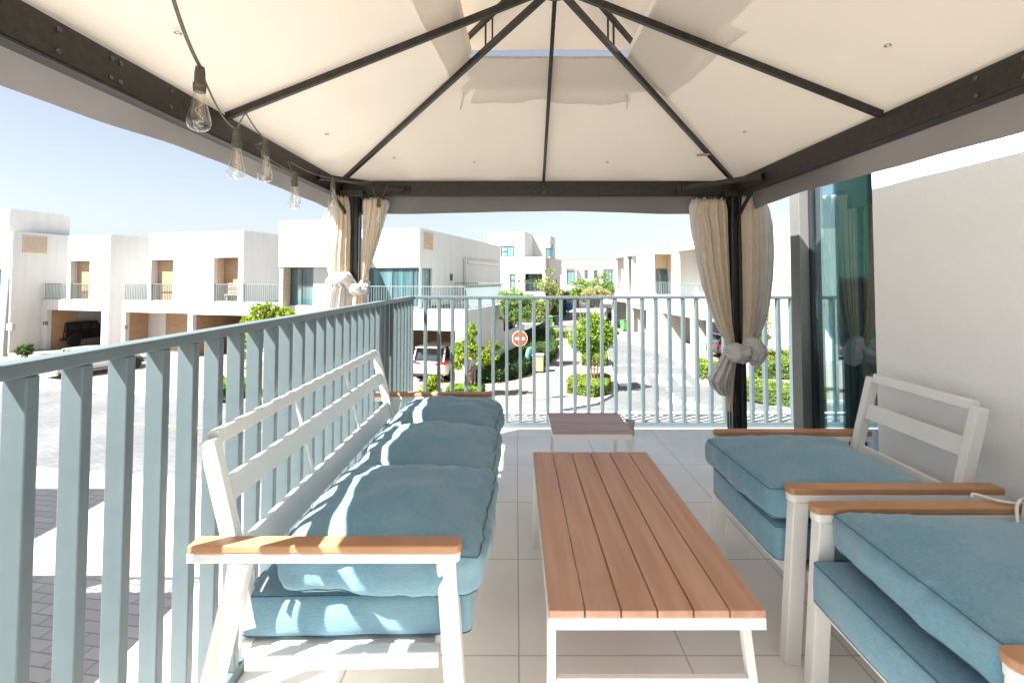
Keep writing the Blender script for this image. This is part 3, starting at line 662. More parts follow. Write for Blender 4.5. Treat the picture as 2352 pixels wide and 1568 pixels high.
for k, (a, b, z0_, z1_, pf) in enumerate(TC):
    lb = ('blue back cushion lying flat nearest the front, zip at its corner', 'blue back cushion lying flat in the middle of the sofa, small pale spot on it', 'blue back cushion lying flat at the far end of the sofa')[k]
    o = cushion('back_cushion', lb, 'cushion', SX+.24, SX+.835, a, b-.02, z0_-.005, z1_, pf, 'blue cushions lying flat on the sofa', seed=5+k*2.7, r=.042, wr=.015, tilt=(R(1.0 if k == 0 else -.8), R(1.2-k*.5), R([-1.5,1.2,-1.0][k])), tag_=(k == 1))
    if k == 0:
        MB().bar((-.31,-.30,.055), (-.325,-.31,.02), .010, .003).build('zip_pull', 'chrome', o, world=False)
    if k == 1:
        MB().lathe([(.008,0),(.006,.003),(.001,.004)], (.16,.08,.163), 12).build('pale_spot', 'ledge', o, world=False)
for k, (yy, lb) in enumerate(((1.755, 'white metal armchair with teak arms beside the tinted window'), (.965, 'white metal armchair nearest the camera at the right edge, white cable on its arm'))):
    c_ = thing('armchair', lb, 'armchair', (1.748, yy+.70, 0), math.pi, 'white armchairs along the house wall')
    frame_seat(c_, .70, 1)
    cushion('seat_cushion', ('blue seat cushion in the armchair beside the window', 'blue seat cushion in the nearest armchair at lower right')[k], 'cushion', 1.748-.795, 1.748-.125, yy+.062, yy+.638, (.3205), .452, .006, 'blue armchair seat cushions', seed=20+k, r=.018, wr=.002, tilt=(0,R(1.0),0))
    cushion('back_cushion', ('blue back cushion lying flat on the armchair beside the window', 'blue back cushion lying flat and tilted on the nearest armchair')[k], 'cushion', 1.748-(.83,.735)[k], 1.748-(.20,.10)[k], yy+.06, yy+.64, .475, .60, .045, 'blue cushions lying flat on the armchairs', seed=30+k*4, r=.038, wr=.009, tilt=(0,R((.5,2.0)[k]),R((1.5,-1.0)[k])))
# white cable looped over the arm of the nearest chair
cb = MB()
def smoothpts(pts, n=8):
    pts = [Vector(p) for p in pts]; out = []
    for i in range(len(pts)-1):
        p0 = pts[max(i-1,0)]; p1 = pts[i]; p2 = pts[i+1]; p3 = pts[min(i+2,len(pts)-1)]
        for j in range(n):
            t = j/n; out.append(.5*((2*p1)+(-p0+p2)*t+(2*p0-5*p1+4*p2-p3)*t*t+(-p0+3*p1-3*p2+p3)*t**3))
    out.append(pts[-1]); return out
ay = 1.64; CX = -.05
cb.tube(smoothpts([(1.545,ay+.03,.625),(1.560,ay+.035,.633),(1.605,ay+.0,.627),(1.675,ay-.02,.624),(1.735,ay-.03,.632),(1.795,ay-.02,.60),(1.845,ay-.0,.50)]), .0048, 8)
cb.tube(smoothpts([(1.570,1.555,.545),(1.590,1.565,.575),(1.625,1.60,.626),(1.665,1.62,.640),(1.705,1.63,.640),(1.775,1.63,.638),(1.825,1.62,.55),(1.830,1.60,.3)]), .0052, 8)
cb.tube(smoothpts([(1.645,1.545,.50),(1.680,1.56,.54),(1.690,1.585,.60),(1.685,1.615,.635),(1.705,1.64,.65),(1.745,1.66,.655)]), .0048, 8)
tag(cb.build('white_cable', 'rope', smooth=True), 'white cable looped over the rear of an armchair armrest', 'cable')
# ---------------------------------------------------------------- coffee table
TX0, TX1, TY0, TY1, TZ = .088, .674, 1.335, 2.53, .474
ct = thing('coffee_table', 'white metal coffee table with six brown slats between the seats', 'table', ((TX0+TX1)/2, (TY0+TY1)/2, 0))
sw = (TX1-TX0)/6
for k in range(6): MB().box(TX0+sw*k+.002, TX0+sw*(k+1)-.002, TY0, TY1, TZ-.020, TZ).build('slat', 'table_wood', ct, bevel=.0025)
fm = MB(); zt = TZ-.0205
fm.box(TX0,TX1,TY0+.001,TY0+.032,zt-.032,zt); fm.box(TX0,TX1,TY1-.032,TY1-.001,zt-.032,zt); fm.box(TX0,TX0+.022,TY0+.0325,TY1-.0325,zt-.031,zt-.0005); fm.box(TX1-.022,TX1,TY0+.0325,TY1-.0325,zt-.031,zt-.0005)
for k in range(1, 5):
    yy = TY0+(TY1-TY0)*k/5; fm.box(TX0+.0225, TX1-.0225, yy-.012, yy+.012, zt-.022, zt-.001)
fm.build('frame', 'white_metal', ct, bevel=.002)
for (xa, xb, ya, yb) in ((TX0+.014,TX0+.004,TY0+.095,TY0-.005),(TX1-.022,TX1-.012,TY0+.095,TY0-.005),(TX0+.014,TX0+.004,TY1-.095,TY1+.005),(TX1-.022,TX1-.012,TY1-.095,TY1+.005)):
    MB().bar((xa,ya,zt-.0315), (xb,yb,.0), .025, .028, up=(0,1,0)).build('leg', 'white_metal', ct, bevel=.003)
for s_ in (0, 1):
    yy = TY0+.050 if s_ == 0 else TY1-.050; MB().box(TX0+.024, TX1-.032, yy-.009, yy+.009, .245, .264).build('crossbar', 'white_metal', ct, bevel=.002)
# side table
sx0, sx1, sy0, sy1, sz = .222, .708, 2.965, 3.42, .432
st = thing('side_table', 'low cream side table with mauve-brown wood top beyond the coffee table', 'table', ((sx0+sx1)/2, (sy0+sy1)/2, 0))
MB().box(sx0, sx1, sy0, sy1, sz-.007, sz).build('tabletop', 'side_wood', st, bevel=.001)
ap = MB(); ap.box(sx0+.001, sx1-.001, sy0+.001, sy1-.001, sz-.040, sz-.0075); ap.build('apron', 'white_metal', st, bevel=.003)
for xx in (sx0+.015, sx1-.035): MB().box(xx, xx+.022, sy1-.035, sy1-.012, .0, sz-.0405).build('leg', 'white_metal', st, bevel=.002)
MB().box(sx0+.015, sx0+.037, sy0+.02, sy1-.036, 0, .022).build('foot', 'white_metal', st); MB().box(sx1-.035, sx1-.013, sy0+.02, sy1-.036, 0, .022).build('foot', 'white_metal', st)
# pot
pt = thing('plant_pot', 'small round grey and yellow concrete pot on the floor by the railing', 'pot', (1.00, 4.30, 0))
MB().lathe([(.036,.052),(.040,.105),(.041,.122),(.037,.122),(.034,.10),(.031,.06)], (1.0,4.30,0), 28, caps=False).build('upper_band', 'pot_grey', pt, smooth=True, subsurf=0)
MB().lathe([(.001,.0),(.034,.0),(.036,.006),(.040,.052),(.031,.06),(.001,.06)], (1.0,4.30,0), 28, caps=False).build('lower_band', 'pot_yellow', pt, smooth=True)
# ---------------------------------------------------------------- ground, roads, pads
struct('ground', MB().box(-400, 400, -200, 600, -4.3, -3.86), 'sand')
ZR_ = -3.80
struct('road', MB().add([(-120,-40,ZR_),(120,-40,ZR_),(120,140,ZR_),(-120,140,ZR_)], [(0,1,2,3)]), 'road')
def arc(cx, cy, r_, a0, a1, n=10): return [(cx+r_*math.cos(R(a0+(a1-a0)*i/n)), cy+r_*math.sin(R(a0+(a1-a0)*i/n))) for i in range(n+1)]
def pad(name, poly, material, kerb_idx):
    m_ = MB(); n = len(poly); m_.prism(poly, -3.855, GZ); struct(name, m_, material)
    if not kerb_idx: return
    k = MB(); pts = [Vector((*poly[i % n], 0)) for i in kerb_idx]; off = []
    for i, p in enumerate(pts):
        d = (pts[min(i+1,len(pts)-1)]-pts[max(i-1,0)]).normalized(); off.append(Vector((-d.y, d.x, 0)))
    P_ = []
    for p, o_ in zip(pts, off): P_.append([(p.x-o_.x*.012, p.y-o_.y*.012, -3.83), (p.x-o_.x*.012, p.y-o_.y*.012, GZ+.005), (p.x+o_.x*.32, p.y+o_.y*.32, GZ+.005)])
    k.grid(P_[::-1]); struct('kerb', k, 'kerb')
curve = [(-60,31.0),(-23.4,23.15),(-12.8,20.75),(-5,19.4),(-.05,18.75),(1.85,19.1),(3.3,20.0),(4.3,21.6),(4.9,23.6),(5.35,27),(6.1,32),(6.9,37),(7.1,42),(6.8,44.0),(5.8,45.4),(4,46.3),(-10,49.5)]
pad('pavement', curve+[(-40,60),(-100,60)], 'paver', list(range(len(curve))))
curve2 = [(9.0,50),(8.85,43),(9.3,38),(9.95,33),(9.9,29.7),(9.5,25.3),(9.75,21.2),(10.9,18.7),(13.5,17.3),(20,15.6),(60,8)]
pad('pavement', curve2+[(100,60),(30,60)], 'paver', list(range(len(curve2))))
curve3 = [(60,0),(12,8.6),(5,10.2),(-2,11.4),(-9,12.6),(-13.6,13.35),(-60,21)]
pad('pavement', curve3+[(-60,-35),(60,-35)], 'paver2', list(range(len(curve3))))
curve4 = [(-60,72),(-5,55.6),(6.0,53.2),(30,51.5),(70,52)]
pad('pavement', (curve4+[(100,138),(-100,138)])[::-1], 'paver', [])
# painted markings lie on the road sheet
def marking(name, polys, material):
    m_ = MB(); 
    for i_, p in enumerate(polys): m_.add([(x_, y_, ZR_+.004+.002*i_) for x_, y_ in p], [tuple(range(len(p)))])
    struct(name, m_, material)
def rd(px, py): return gnd(px, py, ZR_)
zc_ = []
for tl in (1414, 1455.7, 1496, 1539, 1583):
    x0, y0 = rd(tl, 857.5); d_ = (-.155*2.9, -2.9)
    zc_.append([(x0, y0), (x0+.50, y0-.03), (x0+.50+d_[0], y0-.03+d_[1]), (x0+d_[0], y0+d_[1])])
marking('crossing_stripes', zc_, 'paint_white')
da = []
for l_, r_ in ((1409,1427),(1438,1461),(1471,1494.5),(1505,1529),(1539,1562)):
    x0, y0 = rd(l_, 836.5+(l_-1409)*.03); x1, y1 = rd(r_, 837+(r_-1409)*.03); da.append([(x0,y0),(x1,y1),(x1,y1+.22),(x0,y0+.22)])
marking('give_way_dashes', da, 'paint_white')
ar = [[rd(*p) for p in q] for q in (
    [(1526,889),(1533,889),(1554,914),(1548,918),(1543,910)],
    [(1502,925.5),(1522,912),(1524,916),(1545,911),(1552,914),(1553,921),(1532,927),(1539,945)],
    [(1552,914),(1577,921),(1577,912),(1622,932.5),(1610,948),(1600,938),(1569,931),(1553,921)])]
marking('turn_arrow', ar, 'paint_white')
yl_ = []
for px0 in (200, 305, 368, 430, 476, 520, 560):
    x0, y0 = rd(px0, 970+(px0-305)*.065); yl_.append([(x0,y0),(x0+.9,y0-.13),(x0+.9,y0-.02),(x0,y0+.11)])
marking('yellow_dashes', yl_, 'paint_yellow')
struct('manhole', MB().lathe([(.3,0),(.3,.004)], (*rd(1497,829), ZR_+.001), 20), 'galv')
# ---------------------------------------------------------------- house kit (frame: w along facade, u away)
class HF:
    """house frame; P(w,u) -> world xy"""
    def __init__(s, ox, oy, ax): s.o = (ox, oy); s.a = ax; s.c, s.s = math.cos(ax), math.sin(ax)
    def P(s, a, b): return (s.o[0]+s.c*a-s.s*b, s.o[1]+s.s*a+s.c*b)
    def box(s, m_, a0, a1, b0, b1, z0, z1): return m_.prism([s.P(a0,b0), s.P(a1,b0), s.P(a1,b1), s.P(a0,b1)], z0, z1)
    def vol(s, m_, a0, a1, b0, b1, z0, z1, fh=(), rh=(), lh=(), th=.28, floor=False):
        """hollow volume; front wall at b0 with holes fh=(a,a,z,z), right wall at a1 with rh=(b,b,z,z), left wall at a0 with lh"""
        m_.wall(s.P(a0,b0), s.P(a1,b0), z0, z1, [(h[0]-a0,h[1]-a0,h[2],h[3]) for h in fh], th)
        m_.wall(s.P(a1,b0+th), s.P(a1,b1), z0, z1, [(h[0]-b0-th,h[1]-b0-th,h[2],h[3]) for h in rh], th)
        m_.wall(s.P(a0,b1), s.P(a0,b0+th), z0, z1, [(b1-h[1],b1-h[0],h[2],h[3]) for h in lh], th)
        m_.wall(s.P(a1-th,b1), s.P(a0+th,b1), z0, z1, [], th)
        s.box(m_, a0+th+.001, a1-th-.001, b0+th+.001, b1-th-.001, z1-.45, z1-.25)
        if floor: s.box(m_, a0+th+.001, a1-th-.001, b0+th+.001, b1-th-.001, z0, z0+.1)
    def rail(s, root, pts, z0, h=1.13, sp=.14, nm='balcony_rail', mt='rail_far'):
        m_ = MB()
        for (a, b), (c_, d_) in zip(pts[:-1], pts[1:]):
            p = Vector((*s.P(a,b), 0)); q = Vector((*s.P(c_,d_), 0)); L_ = (q-p).length; up = Vector((0,0,1))
            m_.bar(p+up*(z0+h), q+up*(z0+h), .05, .04); m_.bar(p+up*(z0+.05), q+up*(z0+.05), .04, .04)
            n = max(2, int(L_/sp))
            dd = (q-p).normalized()
            for i in range(n+1):
                r_ = p.lerp(q, i/n); m_.bar(r_+up*(z0+.071), r_+up*(z0+h-.021), .018, .045, up=(-dd.y, dd.x, 0))
        return m_.build(nm, mt, root)
    def window(s, root, a0, a1, b, z0, z1, mull=(), trans=(), mt='pane', side='front', fw=.06, dep=.08):
        m_ = MB(); f_ = lambda m2, u0, u1, c0, c1, za, zb: (s.box(m2, u0, u1, b+c0, b+c1, za, zb) if side == 'front' else s.box(m2, b-c1, b-c0, u0, u1, za, zb))
        f_(m_, a0, a1, 0, dep, z0, z0+fw); f_(m_, a0, a1, 0, dep, z1-fw, z1); f_(m_, a0, a0+fw, 0.002, dep-.002, z0+fw, z1-fw); f_(m_, a1-fw, a1, .002, dep-.002, z0+fw, z1-fw)
        for t_ in mull: x_ = a0+(a1-a0)*t_; f_(m_, x_-fw*.4, x_+fw*.4, .004, dep-.004, z0+fw, z1-fw)
        for t_, q0, q1 in trans: z_ = z0+(z1-z0)*t_; f_(m_, a0+(a1-a0)*q0, a0+(a1-a0)*q1, .006, dep-.006, z_-fw*.4, z_+fw*.4)
        o = m_.build('window_frame', 'win_frame', root)
        p_ = MB(); f_(p_, a0+.01, a1-.01, dep*.45, dep*.55, z0+.01, z1-.01); p_.build('window_pane', mt, o)
        return o
HW = HF(0, 0, -A0)
def lattice(hf, root, a0, a1, b, z0, z1, side='front'):
    m_ = MB(); n = 9; t = .022
    def L_(p, q):
        if side == 'front': P1 = Vector((*hf.P(p[0], b), p[1])); P2 = Vector((*hf.P(q[0], b), q[1]))
        else: P1 = Vector((*hf.P(b, p[0]), p[1])); P2 = Vector((*hf.P(b, q[0]), q[1]))
        m_.bar(P1, P2, t, .03)
    for k in range(-n, n+1):
        for sg in (1, -1):
            # clip diagonal line to the rectangle
            w_, h_ = a1-a0, z1-z0; pts = []
            c0 = k*w_/n*1.0
            for s_ in np.linspace(0, 1, 60):
                x_ = c0+s_*h_*1.0
                if 0 <= x_ <= w_: pts.append((a0+(x_ if sg > 0 else w_-x_), z0+s_*h_))
            if len(pts) > 3: L_(pts[0], pts[-1])
    f_ = [((a0,z0),(a1,z0)),((a0,z1),(a1,z1)),((a0,z0),(a0,z1)),((a1,z0),(a1,z1))]
    for p, q in f_: L_(p, q); 
    return m_.build('lattice_vent', 'pale_clad', root)
GF = GZ; FL = -.13; RF = 4.42; UF = 25.3
def pwf(px): return pw(px, UF)
def house_numbers(root, txt, a, b, z, hf, size=.36):
    cu = bpy.data.curves.new('house_number', 'FONT'); cu.body = txt; cu.size = size; cu.extrude = .01; cu.offset = .006
    to = bpy.data.objects.new('tmp_text', cu); C.objects.link(to); bpy.context.view_layer.update()
    me = bpy.data.meshes.new_from_object(to.evaluated_get(bpy.context.evaluated_depsgraph_get())); C.objects.unlink(to); bpy.data.objects.remove(to)
    p = Vector((*hf.P(a, b-.015), z)); Rm = Matrix.Translation(p) @ Matrix.Rotation(hf.a, 4, 'Z') @ Matrix.Rotation(R(90), 4, 'X')
    me.transform(ROOT[root.name] @ Rm); me.materials.append(M['dark']); o = bpy.data.objects.new('house_number', me); C.objects.link(o); o.parent = root
# ---- far left house with roof room (side wall in shade)
def hroot(name, lab, a, b, hf=HW): return thing(name, lab, 'house', (*hf.P(a, b), GF), hf.a, 'white modern houses of the street')
h = hroot('house', 'tall white house at the far left, lattice vent in its shaded side', -46, 23.5)
m_ = MB(); HW.vol(m_, -52, -41.9, 23.5, 38, GF, 4.62, fh=[(-47.2,-42.9,-.4,2.05)]); HW.box(m_, -51.6, -42.2, 29.3, 36, 4.5, 4.58)
HW.vol(m_, -49, -43.0, 23.9, 27.6, 4.4, 6.3)
m_.build('wall', 'white_wall', h)
HW.window(h, -47.2, -42.9, 23.56, -.4, 2.05, (.5,.98), ((.42,.0,1.0),), 'pane')
lattice(HW, h, 24.15, 25.4, -41.88, 3.25, 4.35, 'side')
MB_ = MB(); MB_.wall(HW.P(-41.86,24.05), HW.P(-41.86,25.5), 3.17, 4.43, [(.07,1.38,3.24,4.36)], .035); MB_.build('vent_frame', 'pale_clad', h)
# ---- house 175
wL, wR = pwf(154.8), pwf(251.8); wl0 = pwf(112)
h = hroot('house', 'white house numbered 175 with black jeep in its carport', wL, UF)
m_ = MB(); HW.vol(m_, wL, wR, UF, UF+11, FL-.02+.021, RF, fh=[(pwf(162),pwf(206),-.11,2.62)])
g0, g1 = pwf(111.3), pwf(236)
HW.vol(m_, wl0-1.0, wR+.01, UF+.002, UF+12, GF, FL, fh=[(g0,g1,GF-.01,-.86)])
HW.box(m_, wR-1.5, wR-.5, UF+7, UF+11, RF-.2, RF+.0)
m_.build('wall', 'white_wall', h)
rc = MB(); HW.box(rc, pwf(162)-.2, pwf(206)+.3, UF+.45, UF+.50, -.1, 2.9); rc.build('loggia_lining', 'clad', h)
HW.box(MB(), g0-.2, g0-.001, UF+.285, UF+1.9, GF, -.5).build('carport_lining', 'clad', h)
HW.box(MB(), g0+3.9, g1+.3, UF+5.5, UF+5.6, GF, -.5).build('carport_lining', 'clad', h)
rc = MB(); HW.box(rc, g0-1.0, g0-.8, UF+1.905, UF+6.5, GF, -.5); HW.box(rc, g0-.79, g0+3.89, UF+6.0, UF+6.1, GF, -.5); rc.build('inner_wall', 'white_wall', h)
HW.rail(h, [(pwf(162)+.02,UF+.12),(pwf(206)-.02,UF+.12)], -.12); HW.rail(h, [(wl0-.6,UF+.12),(wL-.03,UF+.12)], -.12)
house_numbers(h, '175', pwf(102.5), UF, zw(815-.0, wl0, UF)+.42 if False else -1.95, HW)
# ---- house 174
wL, wR = pwf(340.4), pwf(558.4); wl0 = pwf(282.7)
h = hroot('house', 'wide white house numbered 174 with two timber-lined balconies', (wL+wR)/2, UF)
o1, o2 = (pwf(347),pwf(398)), (pwf(491),pwf(547)); rr = pwf(650)
m_ = MB(); HW.vol(m_, wL, wR, UF, UF+12, FL+.001, RF, fh=[(*o1,-.11,2.62),(*o2,-.11,2.72)], rh=[(UF+5.3,UF+8.6,-.11,2.75)])
c1, c2 = (pwf(291),pwf(434)), (pwf(445),pwf(600))
HW.vol(m_, wl0, rr, UF+.002, UF+13, GF, FL, fh=[(*c1,GF-.01,-.9),(*c2,GF-.01,-.95)])
HW.box(m_, wL+1, wR-3, UF+5, UF+11, RF-.2, RF-.02)
m_.build('wall', 'white_wall', h)
HW.box(MB(), o1[0]-.0, o1[1]+.3, UF+.45, UF+.50, -.1, 2.9).build('loggia_lining', 'clad', h)
HW.box(MB(), o2[0]-.3, o2[1]+.3, UF+.80, UF+.86, -.1, 2.9).build('loggia_lining', 'clad', h)
HW.box(MB(), o2[0]-.28, o2[0]-.001, UF+.285, UF+.795, -.1, 2.9).build('loggia_lining', 'pale_clad', h)
HW.box(MB(), wR-.6, wR-.5, UF+5.2, UF+8.7, 2.05, 2.9).build('loggia_lining', 'clad', h)
HW.box(MB(), c1[0]-.28, c1[0]-.001, UF+.285, UF+1.6, GF, -.5).build('carport_lining', 'clad', h)
q1, q2 = pw(345, UF+1.62), pw(384, UF+1.62)
HW.box(MB(), q1-.6, q2, UF+1.605, UF+1.7, GF, -.5).build('inner_wall', 'white_wall', h)
HW.box(MB(), q2+.001, c1[1]-.4, UF+1.605, UF+1.7, GF, -.5).build('carport_lining', 'clad', h)
HW.box(MB(), c2[0]-.28, c2[0]-.001, UF+.285, UF+4.5, GF, -.5).build('carport_lining', 'clad', h)
HW.box(MB(), c2[0]-.2, c2[1]+.2, UF+5.5, UF+5.6, GF, -.5).build('carport_lining', 'clad', h)
HW.rail(h, [(o1[0]+.02,UF+.12),(o1[1]-.02,UF+.12)], -.12); HW.rail(h, [(o2[0]+.02,UF+.12),(o2[1]-.02,UF+.12)], -.12)
HW.rail(h, [(wl0+.1,UF+.12),(wL-.03,UF+.12)], -.12); HW.rail(h, [(wR+.03,UF+.12),(rr-.1,UF+.12)], -.12)
HW.box(MB(), wR+.001, wR+.07, UF+3.4, UF+3.65, 1.35, 1.75).build('wall_lamp', 'dark', h)
HW.box(MB(), o2[0]+1.35, o2[0]+1.55, UF+.73, UF+.799, 1.0, 1.4).build('wall_lamp', 'dark', h)
dm = MB(); HW.box(dm, wR-.45, wR-.40, UF+5.35, UF+8.5, -.1, 2.0); dm.build('terrace_door', 'win_frame', h)
house_numbers(h, '174', pwf(284.2), UF, -2.05, HW, .34)
# balcony furniture of house 174
t_ = thing('balcony_bench', 'slatted pale bench in the right loggia of the wide house', 'bench', (*HW.P(o2[0]+1.5, UF+.9), -.03), -A0)
for k in range(5): HW.box(MB(), o2[0]+.5, o2[1]-.15, UF+.60, UF+.66, .35+k*.16, .45+k*.16).build('slat', 'far_white' if k % 2 else 'clad', t_)
bs = MB(); HW.box(bs, o2[0]+.5, o2[1]-.15, UF+.31, UF+.59, .28, .36)
for a_ in (o2[0]+.5, o2[1]-.22): HW.box(bs, a_, a_+.07, UF+.32, UF+.38, -.03, .279); HW.box(bs, a_, a_+.07, UF+.50, UF+.58, -.03, .279)
bs.build('seat', 'far_white', t_)
# ---- centre house
h = hroot('house', 'large white corner house with wraparound upstairs terrace above the white car', -12, 21.67)
uB = 21.0; b0, b1 = -18.06, -15.0
m_ = MB()
HW.vol(m_, -15.0, -8.06, 21.67, 28.0, GF, FL, fh=[(-13.9,-8.62,GF-.01,-1.12)], rh=[(25.8,26.35,-2.9,-1.3)])
HW.vol(m_, -15.6, -11.2, 23.13, 38.0, FL+.001, 4.02, fh=[(-14.2,-11.22,-.1,1.95)], rh=[(23.42,24.7,-.1,1.93)])
HW.vol(m_, b0, b1, uB, 27, 1.97, 4.33, floor=True)
HW.vol(m_, b0+.25, b1-.001, uB+.5, 26.9, GF, 1.969, fh=[(pw(655,uB+.5),pw(720,uB+.5),-.02,1.93)])
HW.box(m_, -11.2, -8.3, 31.5, 37.9, FL-.1, FL-.02)
m_.build('wall', 'white_wall', h)
HW.window(h, pw(655,uB+.5), pw(720,uB+.5), uB+.56, -.02, 1.93, (.56,), ((.48,0,.56),), 'pane')
HW.box(MB(), b0+.02, b0+.249, uB+.05, uB+1.4, -.1, 1.968).build('timber_return', 'pale_clad', h)
HW.window(h, -14.2, -11.22, 23.22, -.1, 1.95, (.05,.46,.86,.94), (), 'pane'); HW.window(h, 23.44, 24.68, -11.3, -.1, 1.93, (.12,), (), 'pane_light', 'side')
HW.rail(h, [(-14.9,21.80),(-8.2,21.80),(-8.2,27.8)], -.14); HW.rail(h, [(-11.1,27.9),(-8.25,27.9)], -.14, 1.25)
HW.box(MB(), -11.199, -11.12, 27.3, 27.5, 1.25, 1.65).build('wall_lamp', 'dark', h)
lattice(HW, h, 23.6, 24.8, -11.19, 2.95, 3.85, 'side')
sv = MB(); HW.box(sv, -11.18, -11.0, 29.5, 29.7, -.1, 2.7); HW.box(sv, -11.199, -10.95, 29.71, 37.0, 2.35, 2.6); sv.build('side_fin', 'white_wall', h)
rc = MB(); HW.box(rc, -14.6, -8.35, 27.0, 27.1, GF, -.6); HW.box(rc, -13.96, -13.901, 21.96, 26.99, GF, -.6); HW.box(rc, -8.40, -8.345, 21.96, 26.99, GF, -.6); rc.build('carport_lining', 'clad', h)
HW.box(MB(), -8.12, -8.05, 25.75, 26.4, -3.0, -2.9).build('sill', 'pale_clad', h)
HW.window(h, 25.82, 26.33, -8.15, -2.88, -1.32, (), (), 'pane', 'side')
# garden wall and black fence beyond
gw = thing('garden_wall', 'low white garden wall behind the clipped hedge bed, black fence on top', 'wall', (*HW.P(-8.1,31),GF), -A0)
m_ = MB(); HW.box(m_, -8.3, -8.08, 28.02, 33.4, GF, -1.9); HW.box(m_, -8.3, -8.08, 33.401, 44.0, GF, -3.42); m_.build('wall', 'white_wall', gw)
fn = HW.rail(gw, [(-8.19,33.5),(-8.19,43.8)], -3.42, 1.05, .11, 'fence_panel', 'fence_black'); HW.rail(gw, [(-8.19,43.8),(-13,43.8)], -3.42, 1.05, .13, 'fence_panel', 'fence_black')
# ---- middle house across the cross street
um = 56.8; wc = -11.2
def pm(px): return pw(px, um)
h = hroot('house', 'three-storey white house in the middle distance with roof terrace room', wc-6, um)
m_ = MB()
HW.vol(m_, pm(1120), wc, um, um+12, GF, 4.0, fh=[(pm(1170.8),pm(1183.4),-.2,1.95),(pm(1205.8),pm(1246.5),-.2,1.98),(pm(1160),pm(1235),GF-.01,-1.0)], rh=[(um+7.5,um+8.6,-.9,1.3)])
HW.vol(m_, pm(1120), pm(1204), um+.002, um+5.5, 4.001, 7.05, fh=[(pm(1150),pm(1181.5),2.85+.0 if False else 4.01,5.9-.55+.0)])
HW.vol(m_, pm(1200), wc-.25, um+4.6, um+8.2, 4.001, 6.9, fh=[(pm(1226)+.5,pm(1243)+.7,4.15,5.35)], rh=[(um+5.8,um+6.5,4.1,5.9)])
HW.box(m_, wc-3.6, wc-.3, um+.8, um+1.2, 3.55, 3.6)
m_.build('wall', 'far_white', h)
HW.window(h, pm(1150), pm(1181.5), um+.05, 4.01, 5.35, (.5,), ((.5,0,.5),), 'pane_light', fw=.09)
HW.window(h, pm(1170.8), pm(1183.4), um+.06, -.2, 1.95, (.15,), (), 'pane_light', fw=.09)
HW.window(h, pm(1205.8), pm(1246.5), um+1.2, -.2, 2.2, (.36,.56), (), 'pane', fw=.12)
HW.window(h, pm(1226)+.5, pm(1243)+.7, um+4.66, 4.15, 5.35, (), (), 'pane', fw=.08)
HW.window(h, um+5.8, um+6.5, wc-.34, 4.1, 5.9, (), (), 'pane', 'side'); HW.window(h, um+7.5, um+8.6, wc-.09, -.9, 1.3, (), (), 'pane', 'side')
HW.rail(h, [(pm(1154.4),um-.9),(pm(1183.4),um-.9)], -.25, 1.13, .16); HW.rail(h, [(pm(1154.4),um-.9),(pm(1154.4),um-.02)], -.25, 1.13, .16); HW.rail(h, [(pm(1206.2),um+.1),(pm(1246),um+.1)], -.2, 1.1, .16)
m2 = MB(); HW.box(m2, pm(1154.4)-.1, pm(1183.4)+.1, um-1.0, um-.002, -.42, -.25); m2.build('balcony_slab', 'far_white', h)
lattice(HW, h, pm(1181.5), pm(1199.6), um-.02, 5.95, 6.85)
lattice(HW, h, um+1.2, um+2.2, wc+.02, 2.4, 3.7, 'side')
m2 = MB(); HW.box(m2, pm(1160), pm(1235), um+.6, um+.7, GF, -.9); m2.build('ground_floor_timber', 'clad', h)
gr = MB(); HW.box(gr, pm(1236)-.1, pm(1236)+.1, um+4.0, um+4.1, 6.9, 7.0); gr.build('roof_vent', 'galv', h)
# bird-like antenna on the roof room
# ---- back row house, frontal
HB = HF(0, 0, 0); yb = 85.0
def pb(px): return (px-PX)/FOC*yb
h = thing('house', 'distant white terrace block with two timber panels above narrow windows', 'house', (13, yb, GF), 0, 'white modern houses of the street')
m_ = MB(); HB.vol(m_, pb(1306.5), pb(1470), yb, yb+12, FL+.001, 4.45, fh=[(pb(1342),pb(1350.9),1.35,4.0),(pb(1364),pb(1373),1.35,4.0),(pb(1385.6),pb(1412),.25,3.25)])
HB.vol(m_, pb(1294), pb(1322), yb-1.2, yb-.01, FL, 3.6, fh=[(pb(1299.6),pb(1319),.25,3.2)]); HB.vol(m_, pb(1290), pb(1470), yb+.002, yb+12, GF, FL, fh=[(pb(1296),pb(1330),GF-.01,-1.0),(pb(1350),pb(1380),GF-.01,-1.0)])
HB.box(m_, pb(1292), pb(1470), yb-2.6, yb-1.21, -.5, -.13)
m_.build('wall', 'far_white', h)
for a_, b_ in ((1342,1350.9),(1364,1373)):
    HB.box(MB(), pb(a_), pb(b_), yb+.05, yb+.12, 2.9, 4.0).build('timber_panel', 'pale_clad', h); HB.window(h, pb(a_), pb(b_), yb+.05, 1.35, 2.88, (), ((.5,0,1),), 'pane', fw=.1)
HB.window(h, pb(1385.6), pb(1412), yb+.06, .25, 3.0, (.72,), ((.85,0,1),), 'pane_light', fw=.12); HB.window(h, pb(1299.6), pb(1319), yb-1.1, .25, 2.9, (), ((.88,0,1),), 'pane_light', fw=.12)
t2 = MB(); HB.box(t2, pb(1299.6), pb(1319), yb-1.12, yb-1.05, 2.92, 3.2); HB.box(t2, pb(1385.6), pb(1412), yb+.04, yb+.1, 3.02, 3.25); t2.build('timber_panel', 'pale_clad', h)
HB.rail(h, [(pb(1322),yb-2.5),(pb(1343),yb-2.5)], -.1, 1.15, .35); 
HB.window(h, pb(1296), pb(1330), yb+1.2, GF+.02, -1.0, (.3,.6), (), 'pane', fw=.12); HB.window(h, pb(1350), pb(1380), yb+1.2, GF+.02, -1.0, (.3,.6), (), 'pane', fw=.12)
